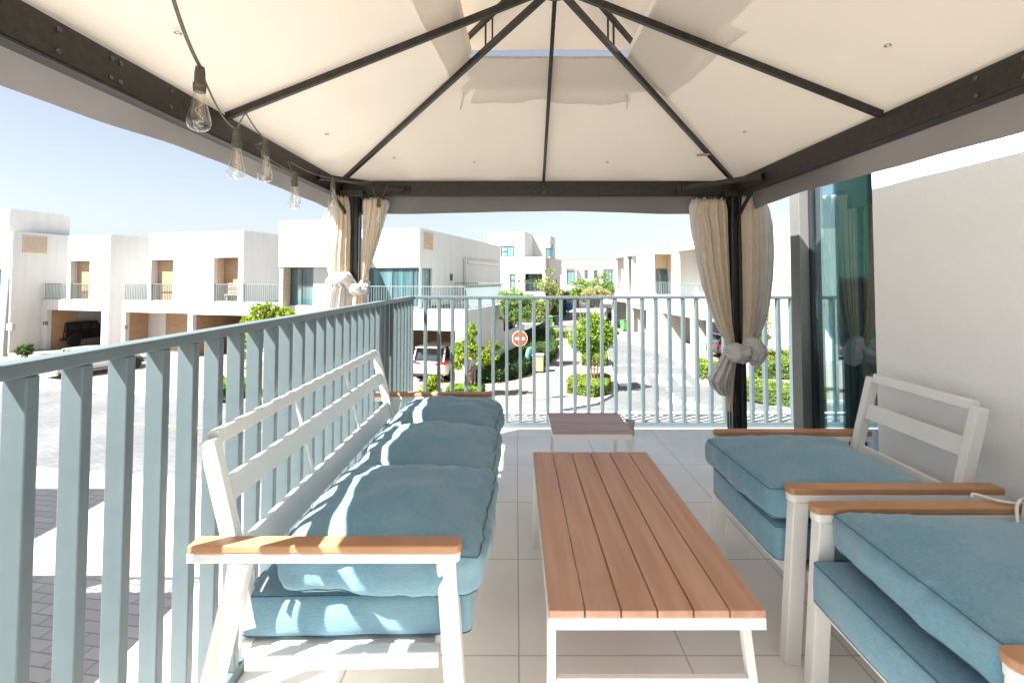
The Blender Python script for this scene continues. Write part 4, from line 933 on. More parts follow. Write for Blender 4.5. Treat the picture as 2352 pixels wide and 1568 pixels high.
# ---- right-hand row
HR = HF(12.25, 34.2, math.atan(.104))
FR = -.13
h = thing('house', 'white terraced house on the right with open carport bays and column fronts', 'house', (*HR.P(0, 0), GF), HR.a, 'white modern houses of the street')
m_ = MB()
m_.wall(HR.P(0,18.5), HR.P(0,-6), GF, FR, [(18.5-b, 18.5-a, GF-.01, z) for a, b, z in ((-5.6,-.42,-.98),(.02,4.95,-.98),(8.3,12.3,-.98),(13.6,17.6,-.98))], .28)
for yy in (-6,-.42,4.95,8.05,12.55,18.2): HR.box(m_, .285, 7.8, yy, yy+.3, GF, FR-.15)
HR.box(m_, 7.81, 8.0, -6, 18.5, GF, FR-.01); HR.box(m_, .29, 7.8, -5.99, 18.49, FR-.14, FR-.02)
HR.box(m_, 6.0, 7.8, 1.2, 4.9, GF, -.3)
m_.build('wall', 'far_white', h)
for a, b in ((-5.59,-.43),(.03,4.94),(8.31,12.29)): HR.box(MB(), .02, .26, a, b, -1.38, -.982).build('timber_lintel', 'pale_clad', h)
# upstairs of the nearer house: loggias with timber ceilings
uu = MB(); x_ = 1.3
uu.wall(HR.P(x_,6.0), HR.P(x_,-6), FR+.001, 4.35, [(6-4.9, 6-.6, -.1, 3.6), (6-(-.6), 6-(-4.9), -.1, 3.6)], .25)
HR.box(uu, x_+.26, 9, 5.75, 6.0, FR+.001, 4.35); HR.box(uu, x_+.26, 9, -.15, .15, FR+.001, 4.0); HR.box(uu, x_+.26, 9, -6, -5.75, FR+.001, 4.35); HR.box(uu, x_+.26, 9, -5.74, 5.74, 4.0, 4.2)
HR.box(uu, x_+4.2, x_+4.4, .16, 5.74, FR+.001, 3.99); HR.box(uu, x_+4.2, x_+4.4, -5.74, -.16, FR+.001, 3.99)
uu.build('upper_wall', 'far_white', h)
tc_ = MB(); HR.box(tc_, x_+.27, x_+4.19, .17, 5.73, 3.72, 3.98); HR.box(tc_, x_+.27, x_+4.19, -5.73, -.17, 3.72, 3.98); tc_.build('timber_ceiling', 'pale_clad', h)
HR.rail(h, [(x_+.1,4.9),(x_+.1,.6)], -.12, 1.1, .16)
HR.window(h, .3, 1.4, x_+4.12, 0, 2.3, (), (), 'pane', 'side')
h = thing('house', 'white house beyond the carports on the right, tall slit balconies facing the street', 'house', (*HR.P(0, 13), GF), HR.a, 'white modern houses of the street')
uu = MB()
uu.wall(HR.P(0,17.6), HR.P(0,9.9), FR+.001, 4.05, [(17.6-17.1, 17.6-14.2, .0-.13, 3.55), (17.6-13.5, 17.6-10.6, -.13, 3.55)], .25)
uu.wall(HR.P(.255,9.9), HR.P(8.5,9.9), FR+.001, 4.05, [(1.15,3.35,-.1,3.62)], .25)
HR.box(uu, .26, 8.5, 17.35, 17.6, FR+.001, 4.05); HR.box(uu, .26, 8.5, 13.7, 13.95, FR+.001, 3.6); HR.box(uu, .26, 8.5, 10.16, 17.34, 3.75, 3.9); HR.box(uu, 2.0, 2.2, 13.96, 17.34, FR+.001, 3.7); HR.box(uu, 3.8, 4.0, 10.16, 13.69, FR+.001, 3.7); HR.box(uu, .26, 3.79, 12.6, 12.75, FR+.001, 3.7)
uu.build('upper_wall', 'far_white', h)
tc_ = MB(); HR.box(tc_, .26, 3.79, 10.16, 12.59, 3.66, 3.74); HR.box(tc_, .26, 1.99, 13.96, 17.34, 3.6, 3.7); HR.box(tc_, 3.72, 3.795, 10.2, 12.55, 2.0, 3.65); HR.box(tc_, 2.6, 3.7, 12.52, 12.59, 2.35, 3.65); tc_.build('timber_ceiling', 'pale_clad', h)
HR.rail(h, [(1.4,9.95),(3.6,9.95)], -.1, 1.13, .16); HR.window(h, 2.65, 3.7, 12.45, -.1, 2.3, (.5,), ((.55,0,1),), 'pane')
# ---- frontal house at far right
hx0 = 18.6
h = thing('house', 'white house right of the gazebo post with a timber panel above its balcony door', 'house', (21, 36, GF), 0, 'white modern houses of the street')
m_ = MB(); HB.vol(m_, 15.9, 30, 36, 46, FR+.001, 4.25, fh=[(19.2,20.05,-.05,2.85)]); HB.vol(m_, 15.9, 30, 35.98, 46, GF, FR, fh=[(19.75,20.6,GF+.3,-1.1)]); HB.box(m_, 16.5, 30, 38, 45, 4.0, 4.6)
m_.build('wall', 'far_white', h)
HB.box(MB(), 19.2, 20.05, 36.05, 36.2, 2.5, 2.85).build('timber_panel', 'pale_clad', h); HB.box(MB(), 19.2, 20.05, 36.06, 36.2, 2.02, 2.49).build('blind_box', 'car_silver', h)
HB.window(h, 19.2, 20.05, 36.1, -.05, 2.0, (.45,), (), 'pane_light'); HB.rail(h, [(18.9,35.9),(20.2,35.9)], -.15, 1.1, .16); HB.window(h, 19.75, 20.6, 36.1, GF+.3, -1.1, (.5,), (), 'pane')
# ---- neighbour behind the left edge of the view: only its shadow shows
nb = thing('house', 'neighbouring white house just outside the left of the view', 'house', (-18, 4, GF), 0)
m_ = MB(); m_.box(-30, -14.75, -12, 8.5, GF, 4.42); m_.box(-14.749, -7.2, -12, 6.5, GF, -.1); m_.box(-14.749, -9.9, 6.3, 6.5, -.099, 1.0); m_.build('wall', 'white_wall', nb)
HB.rail(nb, [(-9.8,6.4),(-7.3,6.4),(-7.3,-1)], -.1, 1.15, .125)
# ---------------------------------------------------------------- vegetation
def leaves(name, pts, size, material, parent, flat=.0, seed=0, asp=.55):
    g_ = np.random.default_rng(seed+3); n = len(pts); P_ = np.asarray(pts)
    a = g_.normal(size=(n,3)); a[:,2] *= (1-flat); a /= np.linalg.norm(a, axis=1)[:,None]
    b = g_.normal(size=(n,3)); b -= a*(a*b).sum(1)[:,None]; b /= np.linalg.norm(b, axis=1)[:,None]
    s_ = size*(.6+.8*g_.random(n))[:,None]
    v = np.stack([P_-a*s_, P_+b*s_*asp, P_+a*s_, P_-b*s_*asp], 1).reshape(-1,3)
    me = bpy.data.meshes.new(name); me.vertices.add(n*4); me.vertices.foreach_set('co', v.ravel().astype(np.float32))
    me.loops.add(n*4); me.loops.foreach_set('vertex_index', np.arange(n*4, dtype=np.int32)); me.polygons.add(n)
    me.polygons.foreach_set('loop_start', np.arange(0, n*4, 4, dtype=np.int32)); me.update(calc_edges=True); me.validate()
    if parent is not None:
        inv = np.array(ROOT[parent.name]) if parent.name in ROOT else None
        if inv is not None: me.transform(Matrix(inv.tolist()))
    o = bpy.data.objects.new(name, me); C.objects.link(o); o.parent = parent; me.materials.append(M[material]); return o
def tree(name, label, x, y, z0, trunk, blobs, n, size, lm, seed, group=None, tr=.05, stake=0, flat=0, limb=.6, cat='tree', lean=(0,0)):
    """blobs: list of (dx,dy,z,rx,ry,rz) above z0"""
    r_ = random.Random(seed); root = thing(name, label, cat, (x,y,z0), 0, group); g_ = np.random.default_rng(seed)
    tm = MB(); top = Vector((x+lean[0], y+lean[1], z0+trunk)); base = Vector((x,y,z0-.05))
    tm.tube([base, base.lerp(top,.35)+Vector((.02,.01,0)), base.lerp(top,.7)-Vector((.02,0,0)), top], [tr, tr*.8, tr*.65, tr*.55], 8)
    pts = []; vol = [b[3]*b[4]*b[5] for b in blobs]; tot = sum(v**.75 for v in vol)
    for b, v in zip(blobs, vol):
        c_ = Vector((x+b[0], y+b[1], z0+b[2])); mid = top.lerp(c_, .5)+Vector((r_.uniform(-.08,.08), r_.uniform(-.08,.08), -.05))
        tm.tube([top-Vector((0,0,.08)), mid, c_], [tr*.45, tr*.3, tr*.12], 6)
        for _ in range(5):
            d = Vector((r_.gauss(0,1), r_.gauss(0,1), r_.gauss(.2,.8))).normalized(); e = c_+Vector((d.x*b[3], d.y*b[4], d.z*b[5]))*.8
            tm.tube([mid.lerp(c_,.7), (mid+e)/2+Vector((0,0,.03)), e], [tr*.18, tr*.12, tr*.05], 5)
        nn = int(n*v**.75/tot); ncl = max(6, nn//26)
        cc = g_.normal(size=(ncl,3)); cc /= np.linalg.norm(cc,axis=1)[:,None]; cc *= (g_.random(ncl)**.38)[:,None]
        cc = cc*np.array([b[3],b[4],b[5]])+np.array([c_.x,c_.y,c_.z])
        idx = g_.integers(0, ncl, nn); sp_ = min(b[3],b[5])*limb*.32
        pts.append(cc[idx]+g_.normal(size=(nn,3))*np.array([sp_,sp_,sp_*(1-flat*.7)]))
    tm.build('trunk', 'bark', root, smooth=True)
    leaves('crown', np.concatenate(pts), size, lm, root, flat, seed)
    if stake:
        for k in range(stake):
            xx = x+.12+.16*k; MB().tube([(xx,y+.05,z0-.05),(xx+.02,y+.05,z0+1.35)], .026, 7).build('stake', 'stake', root)
        MB().tube([(x-.03,y,z0+.9),(x+.14,y+.03,z0+.92),(x+.14+.16*(stake-1)+.03,y+.05,z0+.9)], .015, 6).build('tie', 'dark', root)
    return root
def inside(poly, px_, py_):
    c_ = False; n = len(poly); j = n-1
    for i in range(n):
        xi, yi = poly[i]; xj, yj = poly[j]
        if (yi > py_) != (yj > py_) and px_ < (xj-xi)*(py_-yi)/(yj-yi)+xi: c_ = not c_
        j = i
    return c_
def hedge(label, poly, z0, h_, n, size, lm, seed, group=None, name='hedge', rough=.05, cat='hedge', flowers=0):
    g_ = np.random.default_rng(seed); cx = sum(p[0] for p in poly)/len(poly); cy = sum(p[1] for p in poly)/len(poly)
    root = thing(name, label, cat, (cx,cy,z0), 0, group)
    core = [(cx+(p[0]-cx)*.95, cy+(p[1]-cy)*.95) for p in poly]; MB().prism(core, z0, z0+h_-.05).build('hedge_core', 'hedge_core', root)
    xs = [p[0] for p in poly]; ys = [p[1] for p in poly]; pts = []; nt_ = int(n*.55)
    while len(pts) < nt_:
        x_, y_ = g_.uniform(min(xs),max(xs)), g_.uniform(min(ys),max(ys))
        if inside(poly, x_, y_): pts.append((x_, y_, z0+h_+rough*2*noise.noise(Vector((x_*2.2,y_*2.2,seed)))+g_.normal()*rough*.5))
    per = []; 
    for i in range(len(poly)):
        a, b = poly[i], poly[(i+1)%len(poly)]; per.append(math.hypot(a[0]-b[0], a[1]-b[1]))
    per = np.array(per); cum = np.cumsum(per)/per.sum()
    for _ in range(n-nt_):
        i = int(np.searchsorted(cum, g_.random())); i = min(i, len(poly)-1); a, b = poly[i], poly[(i+1)%len(poly)]; t = g_.random()
        q = .04*noise.noise(Vector((a[0]+t*3, a[1]+i, seed*1.0))); f_ = 1.0+g_.normal()*.02+q
        x_, y_ = a[0]+(b[0]-a[0])*t, a[1]+(b[1]-a[1])*t; pts.append((cx+(x_-cx)*f_, cy+(y_-cy)*f_, z0+h_*g_.random()**.9))
    leaves('foliage', pts, size, lm, root, 0, seed)
    if flowers:
        fp = [pts[i] for i in g_.integers(0, nt_, flowers)]; leaves('blossom', [(p[0],p[1],p[2]+.05) for p in fp], size*.8, 'flower', root, 0, seed+9)
    return root
def rect(x0, x1, y0, y1, ang=0):
    cx, cy = (x0+x1)/2, (y0+y1)/2; out = []
    for x_, y_ in ((x0,y0),(x1,y0),(x1,y1),(x0,y1)):
        dx_, dy_ = x_-cx, y_-cy; out.append((cx+dx_*math.cos(ang)-dy_*math.sin(ang), cy+dx_*math.sin(ang)+dy_*math.cos(ang)))
    return out
GT = 'street trees'; GH = 'clipped hedge beds'
# round bright tree on the corner island
q = gnd(1352, 884)
tree('street_tree', 'round bright green tree standing in a square hedge by the crossing', q[0], 22.4, GZ, 1.55, [(0,0,2.55,.80,.8,.75),(-.55,0,2.2,.55,.6,.45),(.60,.1,2.45,.60,.6,.5),(.15,0,3.05,.55,.5,.38),(.2,0,1.95,.6,.6,.3),(1.0,0,2.6,.25,.3,.22)], 9000, .062, 'leaf_bright', 21, GT, .05, 2)
hedge('square clipped hedge round the foot of the round bright tree', [gnd(*p) for p in ((1303,901),(1362,911),(1392,905),(1401,893),(1399,884),(1392,880),(1330,881),(1306,886))], GZ, .50, 5200, .045, 'leaf_hedge', 31, GH)
hedge('rectangular hedge bed just behind the round bright tree', [gnd(*p) for p in ((1335,838),(1391,840),(1395,834),(1393,826),(1340,822))], GZ, .50, 2600, .05, 'leaf_hedge', 32, GH)
hedge('small square hedge beside the lamp post at the cross street', rect(3.45,4.5,41.5,43.6), GZ, .6, 1400, .06, 'leaf_olive', 33, GH)
hb = [(-1.85,23.6),(-.8,23.9),(.3,25.2),(1.5,27.8),(2.45,31.2),(2.95,35),(2.2,37.2),HW.P(-7.95,36.5),HW.P(-7.95,31),HW.P(-7.95,26),HW.P(-7.95,23.3)]
hedge('long dark green hedge bed tapering along the white garden wall', hb, GZ, .62, 16000, .055, 'leaf_dark', 34, GH, rough=.12)
hedge('tall dark clump of hedge at the far end of the black fence', rect(1.6,2.9,36.8,38.6), GZ, 1.15, 1800, .07, 'leaf_dark', 35, GH, rough=.12)
hedge('low bright hedge strip beyond the sofa, at the foot of the maple-like tree', [(-2.95,20.6),(-1.5,20.5),(-1.35,21.3),(-2.9,21.5)], GZ, .45, 2600, .05, 'leaf_bright', 36, GH)
hedge('square hedge left of the right gazebo post, edge of the pavement', [gnd(*p) for p in ((1604,868),(1650,872),(1662,860),(1600,846))], GZ, .62, 2600, .05, 'leaf_hedge', 37, GH)
hedge('clipped hedge block right of the gazebo post, nearest the kerb', [gnd(*p) for p in ((1700,912),(1768,926),(2040,980),(2045,950),(1700,892))], GZ, .62, 5200, .045, 'leaf_hedge', 38, GH)
hedge('loose flowering hedge with pink blossom right of the gazebo post', [gnd(*p) for p in ((1725,868),(1840,872),(1850,838),(1722,836))], GZ, .85, 4200, .055, 'leaf_hedge', 39, None, rough=.16, flowers=120, name='flowering_hedge')
hedge('bright hedge seen between the left railing bars by the parked cars', [gnd(*p) for p in ((505,918),(565,914),(600,908),(600,893),(508,897))], GZ, .62, 3000, .05, 'leaf_bright', 40, GH)
hedge('tall dark hedge wall behind the person with the blue umbrella', rect(4.6,6.4,58,72,-.15), GZ, 3.0, 4200, .14, 'leaf_dark', 41, None, rough=.25, name='tall_hedge')
hedge('dense shrubs along the front of the three-storey house', [HW.P(-18,54.8), HW.P(-11.0,54.8), HW.P(-10.2,59), HW.P(-18,56.6)], GZ, 2.3, 6500, .12, 'leaf_olive', 42, None, rough=.5, name='shrub_border')
# maple-like lime tree beyond the sofa
q = gnd(1065, 905)
tree('street_tree', 'lime green young tree with spreading limbs in front of the white car', -2.05, 20.9, GZ, 1.15, [(-.15,0,2.0,.48,.45,.42),(.15,0,2.75,.22,.25,.42),(.65,0,1.75,.40,.35,.32),(1.15,.1,2.05,.38,.3,.13),(1.3,0,1.72,.26,.2,.10),(-.35,0,1.45,.30,.3,.28),(1.05,0,2.25,.22,.2,.16)], 5200, .062, 'leaf_lime', 22, GT, .035, 2)
tree('street_shrub', 'lime green leafy branches close behind the far end of the sofa', -3.1, 18.2, GZ, .5, [(-.1,0,.95,.35,.35,.35),(.1,0,1.25,.25,.25,.25),(.25,0,.65,.35,.3,.2)], 2600, .062, 'leaf_lime', 23, None, .03, cat='shrub')
# feathery tree in the hedge, thin tree, far clusters
tree('feathery_tree', 'feathery green tree rising from the hedge behind the no entry sign', .15, 27.6, GZ+.3, 2.2, [(-.3,0,3.7,.80,.8,.55),(.1,0,2.9,.85,.8,.5),(.55,.2,3.5,.7,.7,.4),(-.5,0,2.5,.55,.6,.3),(.15,0,4.65,.75,.5,.08),(-.6,0,3.1,.5,.5,.35)], 11000, .045, 'leaf_feather', 24, GT, .05, flat=.5)
tree('thin_tree', 'thin forked tree with sparse foliage at the far end of the hedge', 2.35, 35.0, GZ, 2.6, [(-.25,0,4.6,.7,.6,.6),(.45,0,4.3,.65,.6,.5),(.1,0,5.6,.45,.4,.25),(.7,0,3.9,.6,.5,.3)], 2600, .055, 'leaf_olive', 25, GT, .07)
tree('street_tree', 'small green tree at left of the group under the distant white terrace block', 7.4, 56, GZ, 2.5, [(0,0,3.9,1.1,1,.9),(-.5,0,3.2,.8,.8,.6),(.6,0,3.1,.8,.8,.6)], 2600, .10, 'leaf_bright', 26, GT, .08)
tree('street_tree', 'tall airy tree in the middle of the distant group of trees', 9.0, 52, GZ, 2.8, [(0,0,4.6,1.4,1.2,.7),(-.8,0,3.9,1.0,1,.6),(1.0,0,4.0,1.1,1,.6),(.5,0,5.4,.9,.8,.3),(-.4,0,5.3,.5,.5,.2)], 4600, .075, 'leaf_feather', 27, GT, .09, flat=.5)
tree('street_tree', 'yellowish dry-leaved tree among the distant group of trees', 8.0, 49, GZ, 2.4, [(0,0,3.7,1.3,1,.55),(-.8,0,3.5,.7,.7,.35),(.9,0,3.6,.8,.8,.4)], 2400, .08, 'leaf_dry', 28, GT, .07, flat=.4)
tree('street_tree', 'bushy green tree at right of the distant group of trees', 11.6, 56, GZ, 2.5, [(0,0,3.9,1.4,1.2,.8),(-1.0,0,3.6,1.0,1,.7),(.9,0,3.5,.9,.9,.6)], 3400, .10, 'leaf_bright', 29, GT, .09)
tree('street_tree', 'light green young tree between the gazebo post and the window frame', 13.0, 26.5, GZ, 1.3, [(0,0,2.5,.6,.6,.8),(.25,0,1.8,.55,.5,.4),(-.3,0,3.0,.45,.4,.4),(.4,0,3.1,.4,.4,.4)], 6000, .065, 'leaf_lime', 43, GT, .045, 1)
tree('garden_tree', 'green garden tree seen through the corner window glass', 17.6, 24.5, GZ, 1.4, [(0,0,2.5,.9,.8,.9),(.5,0,3.3,.6,.6,.5)], 4200, .07, 'leaf_bright', 44, GT, .05)
tree('street_tree', 'bright green tree seen through the left railing in front of the numbered house', -11.3, 21.6, GZ, 1.8, [(0,0,2.9,.75,.7,.75),(.75,0,3.5,.70,.6,.28),(.2,0,3.7,.65,.6,.25),(1.25,0,3.35,.45,.4,.14),(-.5,0,2.2,.45,.45,.5),(-.3,0,1.4,.4,.4,.35)], 7500, .062, 'leaf_lime', 45, GT, .05)
tree('garden_shrub', 'dark leafy shrub above the garden wall beyond the large corner house', -.6, 36, GZ, 1.2, [(0,0,2.3,.8,.8,1.0),(.5,0,3.2,.5,.5,.5),(-.1,0,1.4,.7,.7,.5)], 2600, .08, 'leaf_dark', 46, None, .05, cat='shrub')
tree('garden_shrub', 'small green shrub at the left edge beside the driveway', -31.2, 31.0, GZ, .3, [(0,0,.55,.45,.4,.35)], 700, .08, 'leaf_dark', 47, None, .03, cat='shrub')
# palm crown tips over a roof
pr = thing('palm_tree', 'pale palm top showing above the roof of the wide house', 'palm', (*HW.P(pwf(351),UF+18), GZ))
pm_ = MB(); bx_, by_ = HW.P(pwf(359)-3.6, UF+18); pm_.tube([(bx_,by_,GZ),(bx_,by_,5.6)], .14, 8); pm_.build('trunk', 'bark', pr)
fp = []
for k in range(9):
    a = 2*math.pi*k/9; 
    for i in range(40): t = i/39; fp.append((bx_+math.cos(a)*t*.55, by_+math.sin(a)*t*.55, 5.6+1.0*t-.5*t*t+random.uniform(-.04,.04)))
leaves('crown', fp, .09, 'leaf_dry', pr, 0, 5)
# ---------------------------------------------------------------- vehicles (local: y forward, x right, z up, rear bumper at y = 0)
def loft(m_, secs, n=20, p_=3.2):
    """secs: (y, half width, z bottom, z top) superellipse rings"""
    rg = []
    for y_, hw, z0, z1 in secs:
        ring = []
        for k in range(n):
            a = 2*math.pi*(k+.5)/n; c_, s_ = math.cos(a), math.sin(a)
            ring.append((hw*math.copysign(abs(c_)**(2/p_), c_), y_, (z0+z1)/2+(z1-z0)/2*math.copysign(abs(s_)**(2/p_), s_)))
        rg.append(ring)
    return m_.rings(rg, True)
def wheel(root, x_, y_, r_, w_=.22, spokes=5):
    o = MB().lathe([(r_*.62,-w_/2),(r_*.93,-w_/2),(r_,-w_*.3),(r_,w_*.3),(r_*.93,w_/2),(r_*.62,w_/2)], (x_,y_,r_), 28, 'x').build('wheel', 'tyre', root, world=False, smooth=False)
    s_ = 1 if x_ > 0 else -1; m_ = MB(); xx = x_+s_*w_*.42
    m_.lathe([(r_*.60,-.02),(r_*.62,.012),(r_*.56,.012),(r_*.56,-.02)], (xx,y_,r_), 24, 'x', caps=False)
    for k in range(spokes*2):
        a = 2*math.pi*(k//2)/spokes+(.16 if k % 2 else -.16); m_.bar((xx,y_,r_), (xx, y_+math.cos(a)*r_*.58, r_+math.sin(a)*r_*.58), .02, r_*.12, up=(0,-math.sin(a),math.cos(a)))
    m_.lathe([(.05,-.012),(.05,.014)], (xx,y_,r_), 12, 'x'); m_.build('rim', 'rim', o, world=False)
def placed(name, label, cat, x_, y_, heading, group='cars parked along the street'):
    """heading: compass angle of the nose, clockwise from +Y in radians"""
    return thing(name, label, cat, (x_, y_, GZ+.005), -heading, group)
def modern_car(root, paint, Ln, wd, ht, suv=True, hatch=True):
    hw = wd/2; belt = ht*.58; cl = .20; m_ = MB()
    loft(m_, [(0.0,hw*.86,.42,belt*.88),(.06,hw*.93,.33,belt*.97),(.25,hw*.985,.26,belt*1.0),(.9,hw,cl,belt*1.0),(Ln*.55,hw,cl,belt*.98),(Ln*.72,hw*.99,cl,belt*.95),(Ln*.93,hw*.92,.25,belt*.80),(Ln*.985,hw*.80,.34,belt*.66),(Ln,hw*.65,.42,belt*.58)], 24, 4.0)
    b_ = m_.build('body', paint, root, world=False, smooth=True)
    t0 = .16 if hatch else .75; g = MB()
    loft(g, [(t0,hw*.80,belt*.9,belt*1.02),(t0+.28,hw*.83,belt*.9,ht*.955),(t0+.55,hw*.83,belt*.9,ht*.975),(Ln*.45,hw*.84,belt*.9,ht*.985),(Ln*.55,hw*.82,belt*.9,ht*.95),(Ln*.74,hw*.78,belt*.88,belt*1.0)], 24, 3.6)
    g.build('windows', 'car_glass', root, world=False, smooth=True)
    r_ = MB(); loft(r_, [(t0+.05,hw*.72,ht*.955,ht*.985),(t0+.5,hw*.77,ht*.955,ht*1.0),(Ln*.45,hw*.77,ht*.96,ht*1.0),(Ln*.55,hw*.70,ht*.935,ht*.97)], 20, 3.0)
    rp = r_.build('roof', paint, root, world=False, smooth=True)
    pl = MB()
    for s_ in (-1, 1):
        for (ya, za, yb_, zb, w_) in ((t0-.04,belt*1.0,t0+.24,ht*.95,.09),(Ln*.36,belt,Ln*.35,ht*.97,.06),(Ln*.74,belt*.99,Ln*.55,ht*.95,.06),(t0+.9,belt,t0+.75,ht*.97,.10)):
            pl.bar((s_*hw*.835,ya,za), (s_*hw*.80,yb_,zb), .05, w_, up=(0,1,0))
    pl.build('pillars', paint, rp, world=False)
    for s_ in (-1, 1):
        l_ = MB(); l_.bar((s_*hw*.42,.005,belt*.90), (s_*hw*.90,.08,belt*.93), .07, .10, up=(0,0,1)); l_.bar((s_*hw*.90,.08,belt*.93), (s_*hw*.985,.30,belt*.95), .05, .09); l_.build('tail_light', 'red_light', root, world=False, bevel=.01)
    pb_ = MB().box(-.26,.26,-.022,.01,belt*.66,belt*.66+.12); pb_.build('number_plate', 'plate', root, world=False)
    MB().box(-hw*.80,hw*.80,-.03,.12,.30,.44).build('rear_bumper', 'dark' if suv else paint, root, world=False, bevel=.03)
    if suv: MB().bar((-hw*.7,t0-.03,ht*.965),(hw*.7,t0-.03,ht*.965), .22, .03).build('spoiler', paint, root, world=False, bevel=.01)
    ar_ = MB()
    wr = .36 if suv else .33
    for s_ in (-1, 1):
        for y_ in (.92, Ln-.88):
            pts = [(s_*(hw-.005), y_+math.cos(R(a))*(wr+.05), wr+math.sin(R(a))*(wr+.05)) for a in range(0, 181, 15)]; ar_.tube(pts, .035, 6)
    ar_.build('wheel_arches', 'dark', root, world=False)
    for s_ in (-1, 1):
        for y_ in (.92, Ln-.88): wheel(root, s_*(hw-.10), y_, wr)
    for s_ in (-1, 1): MB().box(s_*hw*.97 if s_ > 0 else -hw-.14, hw+.14 if s_ > 0 else -hw*.97, Ln*.66, Ln*.70, belt, belt+.14).build('wing_mirror', paint, root, world=False, bevel=.02)
    return b_
def jeep(root, paint):
    hw = .90; m_ = MB(); m_.box(-hw*.86,hw*.86,.02,2.95,.52,1.18); m_.box(-hw*.80,hw*.80,2.951,4.15,.55,1.12); m_.build('body', paint, root, world=False, bevel=.04)
    g = MB(); g.add([(-.74,.07,1.181),(.74,.07,1.181),(.80,2.75,1.181),(-.80,2.75,1.181),(-.68,.15,1.76),(.68,.15,1.76),(.70,2.25,1.76),(-.70,2.25,1.76)], [(3,2,1,0),(4,5,6,7),(0,1,5,4),(1,2,6,5),(2,3,7,6),(3,0,4,7)])
    g.build('hard_top', paint, root, world=False, bevel=.03)
    MB().box(-.71,.71,.12,2.3,1.762,1.815).build('roof', paint, root, world=False, bevel=.02)
    gl = MB(); gl.add([(-.60,.075,1.25),(.60,.075,1.25),(.56,.125,1.69),(-.56,.125,1.69)], [(0,1,2,3)])
    for s_ in (-1, 1):
        for ya, yb_ in ((.25,.95),(1.08,1.75),(1.85,2.5)): gl.add([(s_*.772,ya,1.25),(s_*.782,yb_,1.25),(s_*.722,yb_-.05 if yb_ < 2.4 else 2.3,1.68),(s_*.716,ya+.02,1.68)], [(0,1,2,3)])
    gl.build('windows', 'car_glass', root, world=False)
    sw_ = MB().lathe([(.24,-.12),(.37,-.12),(.40,-.07),(.40,.07),(.37,.12),(.24,.12)], (-.12,-.14,1.02), 30, 'y').build('spare_wheel', 'tyre', root, world=False)
    rm_ = MB(); rm_.lathe([(.245,-.02),(.25,.02),(.22,.02),(.22,-.02)], (-.12,-.255,1.02), 24, 'y', caps=False)
    for k in range(10):
        a = 2*math.pi*(k//2)/5+(.2 if k % 2 else -.2); rm_.bar((-.12,-.262,1.02),(-.12+math.cos(a)*.23,-.262,1.02+math.sin(a)*.23), .015, .04, up=(-math.sin(a),0,math.cos(a)))
    rm_.build('rim', 'rim', sw_, world=False)
    for s_ in (-1, 1):
        MB().box(min(s_*.70,s_*.84),max(s_*.70,s_*.84),-.04,.03,.92,1.10).build('tail_light', 'red_light', root, world=False, bevel=.01)
        for y_ in (.62, 3.55):
            f_ = MB(); f_.tube([(s_*(hw-.02), y_+math.cos(R(a))*.50, .42+math.sin(R(a))*.48) for a in range(10, 171, 16)], .07, 8); f_.build('fender', 'dark', root, world=False)
            wheel(root, s_*(hw-.10), y_, .40, .26)
    MB().box(-.86,.86,-.16,.03,.50,.66).build('rear_bumper', 'dark', root, world=False, bevel=.03); MB().box(-.75,-.35,-.172,-.161,.52,.63).build('number_plate', 'plate', root, world=False)
AH = A0
x_, y_ = HW.P(-10.2, 22.0); modern_car(placed('parked_car', 'white SUV with tinted rear window parked under the large corner house', 'car', x_, y_, AH), 'car_white', 4.75, 1.92, 1.74)
x_, y_ = HW.P(pw(143, UF+1.2), UF+1.0); jeep(placed('parked_car', 'boxy black off-roader with spare wheel on its tailgate in a carport', 'car', x_, y_, AH), 'car_black')
x_, y_ = HW.P(-29.0, 17.9); modern_car(placed('parked_car', 'silver car on the driveway in front of the black off-roader', 'car', x_, y_, AH+.1), 'car_silver', 4.4, 1.8, 1.42, False, False)
x_, y_ = HR.P(.15, -2.6); modern_car(placed('parked_car', 'charcoal hatchback nosed into the nearest right-hand carport', 'car', x_, y_, R(86)), 'car_dark', 4.3, 1.82, 1.55, True, True)
x_, y_ = HR.P(1.3, 10.4); modern_car(placed('parked_car', 'white hatchback poking out of the farther right-hand carport', 'car', x_, y_, R(86)), 'car_white', 4.2, 1.8, 1.5, True, True)
# off-road buggy-like car far along the right row
jeep(placed('parked_car', 'small dark off-roader far along the right-hand row near the green bin', 'car', 10.35, 54.5, R(70)), 'car_black')
x_, y_ = HW.P(pw(560, 24.5), 23.8); modern_car(placed('parked_car', 'dark car glimpsed between the left railing bars behind the bright tree', 'car', x_, y_+1.4, AH), 'car_dark', 4.4, 1.8, 1.48, False, True)
# ---------------------------------------------------------------- street furniture
sx_, sy_ = .16, 19.97
s = thing('no_entry_sign', 'round red no entry sign with white bar on a grey pole', 'road sign', (sx_, sy_, GZ))
MB().tube([(sx_,sy_,GZ),(sx_,sy_,GZ+2.62)], .030, 14).build('pole', 'galv', s, smooth=True)
MB().lathe([(.001,-.004),(.315,-.004),(.315,.004),(.001,.004)], (sx_,sy_-.042,GZ+2.62), 48, 'y').build('sign_plate', 'sign_white', s)
MB().lathe([(.001,-.002),(.296,-.002),(.296,.002),(.001,.002)], (sx_,sy_-.0485,GZ+2.62), 48, 'y').build('sign_face', 'sign_red', s)
MB().box(sx_-.20, sx_+.20, sy_-.0535, sy_-.0510, GZ+2.57, GZ+2.67).build('white_bar', 'sign_white', s)
lx, ly = 4.45, 47.8
s = thing('street_lamp', 'grey street lamp with a thin cross arm by the cross street', 'street lamp', (lx,ly,GZ), 0, 'street lamps')
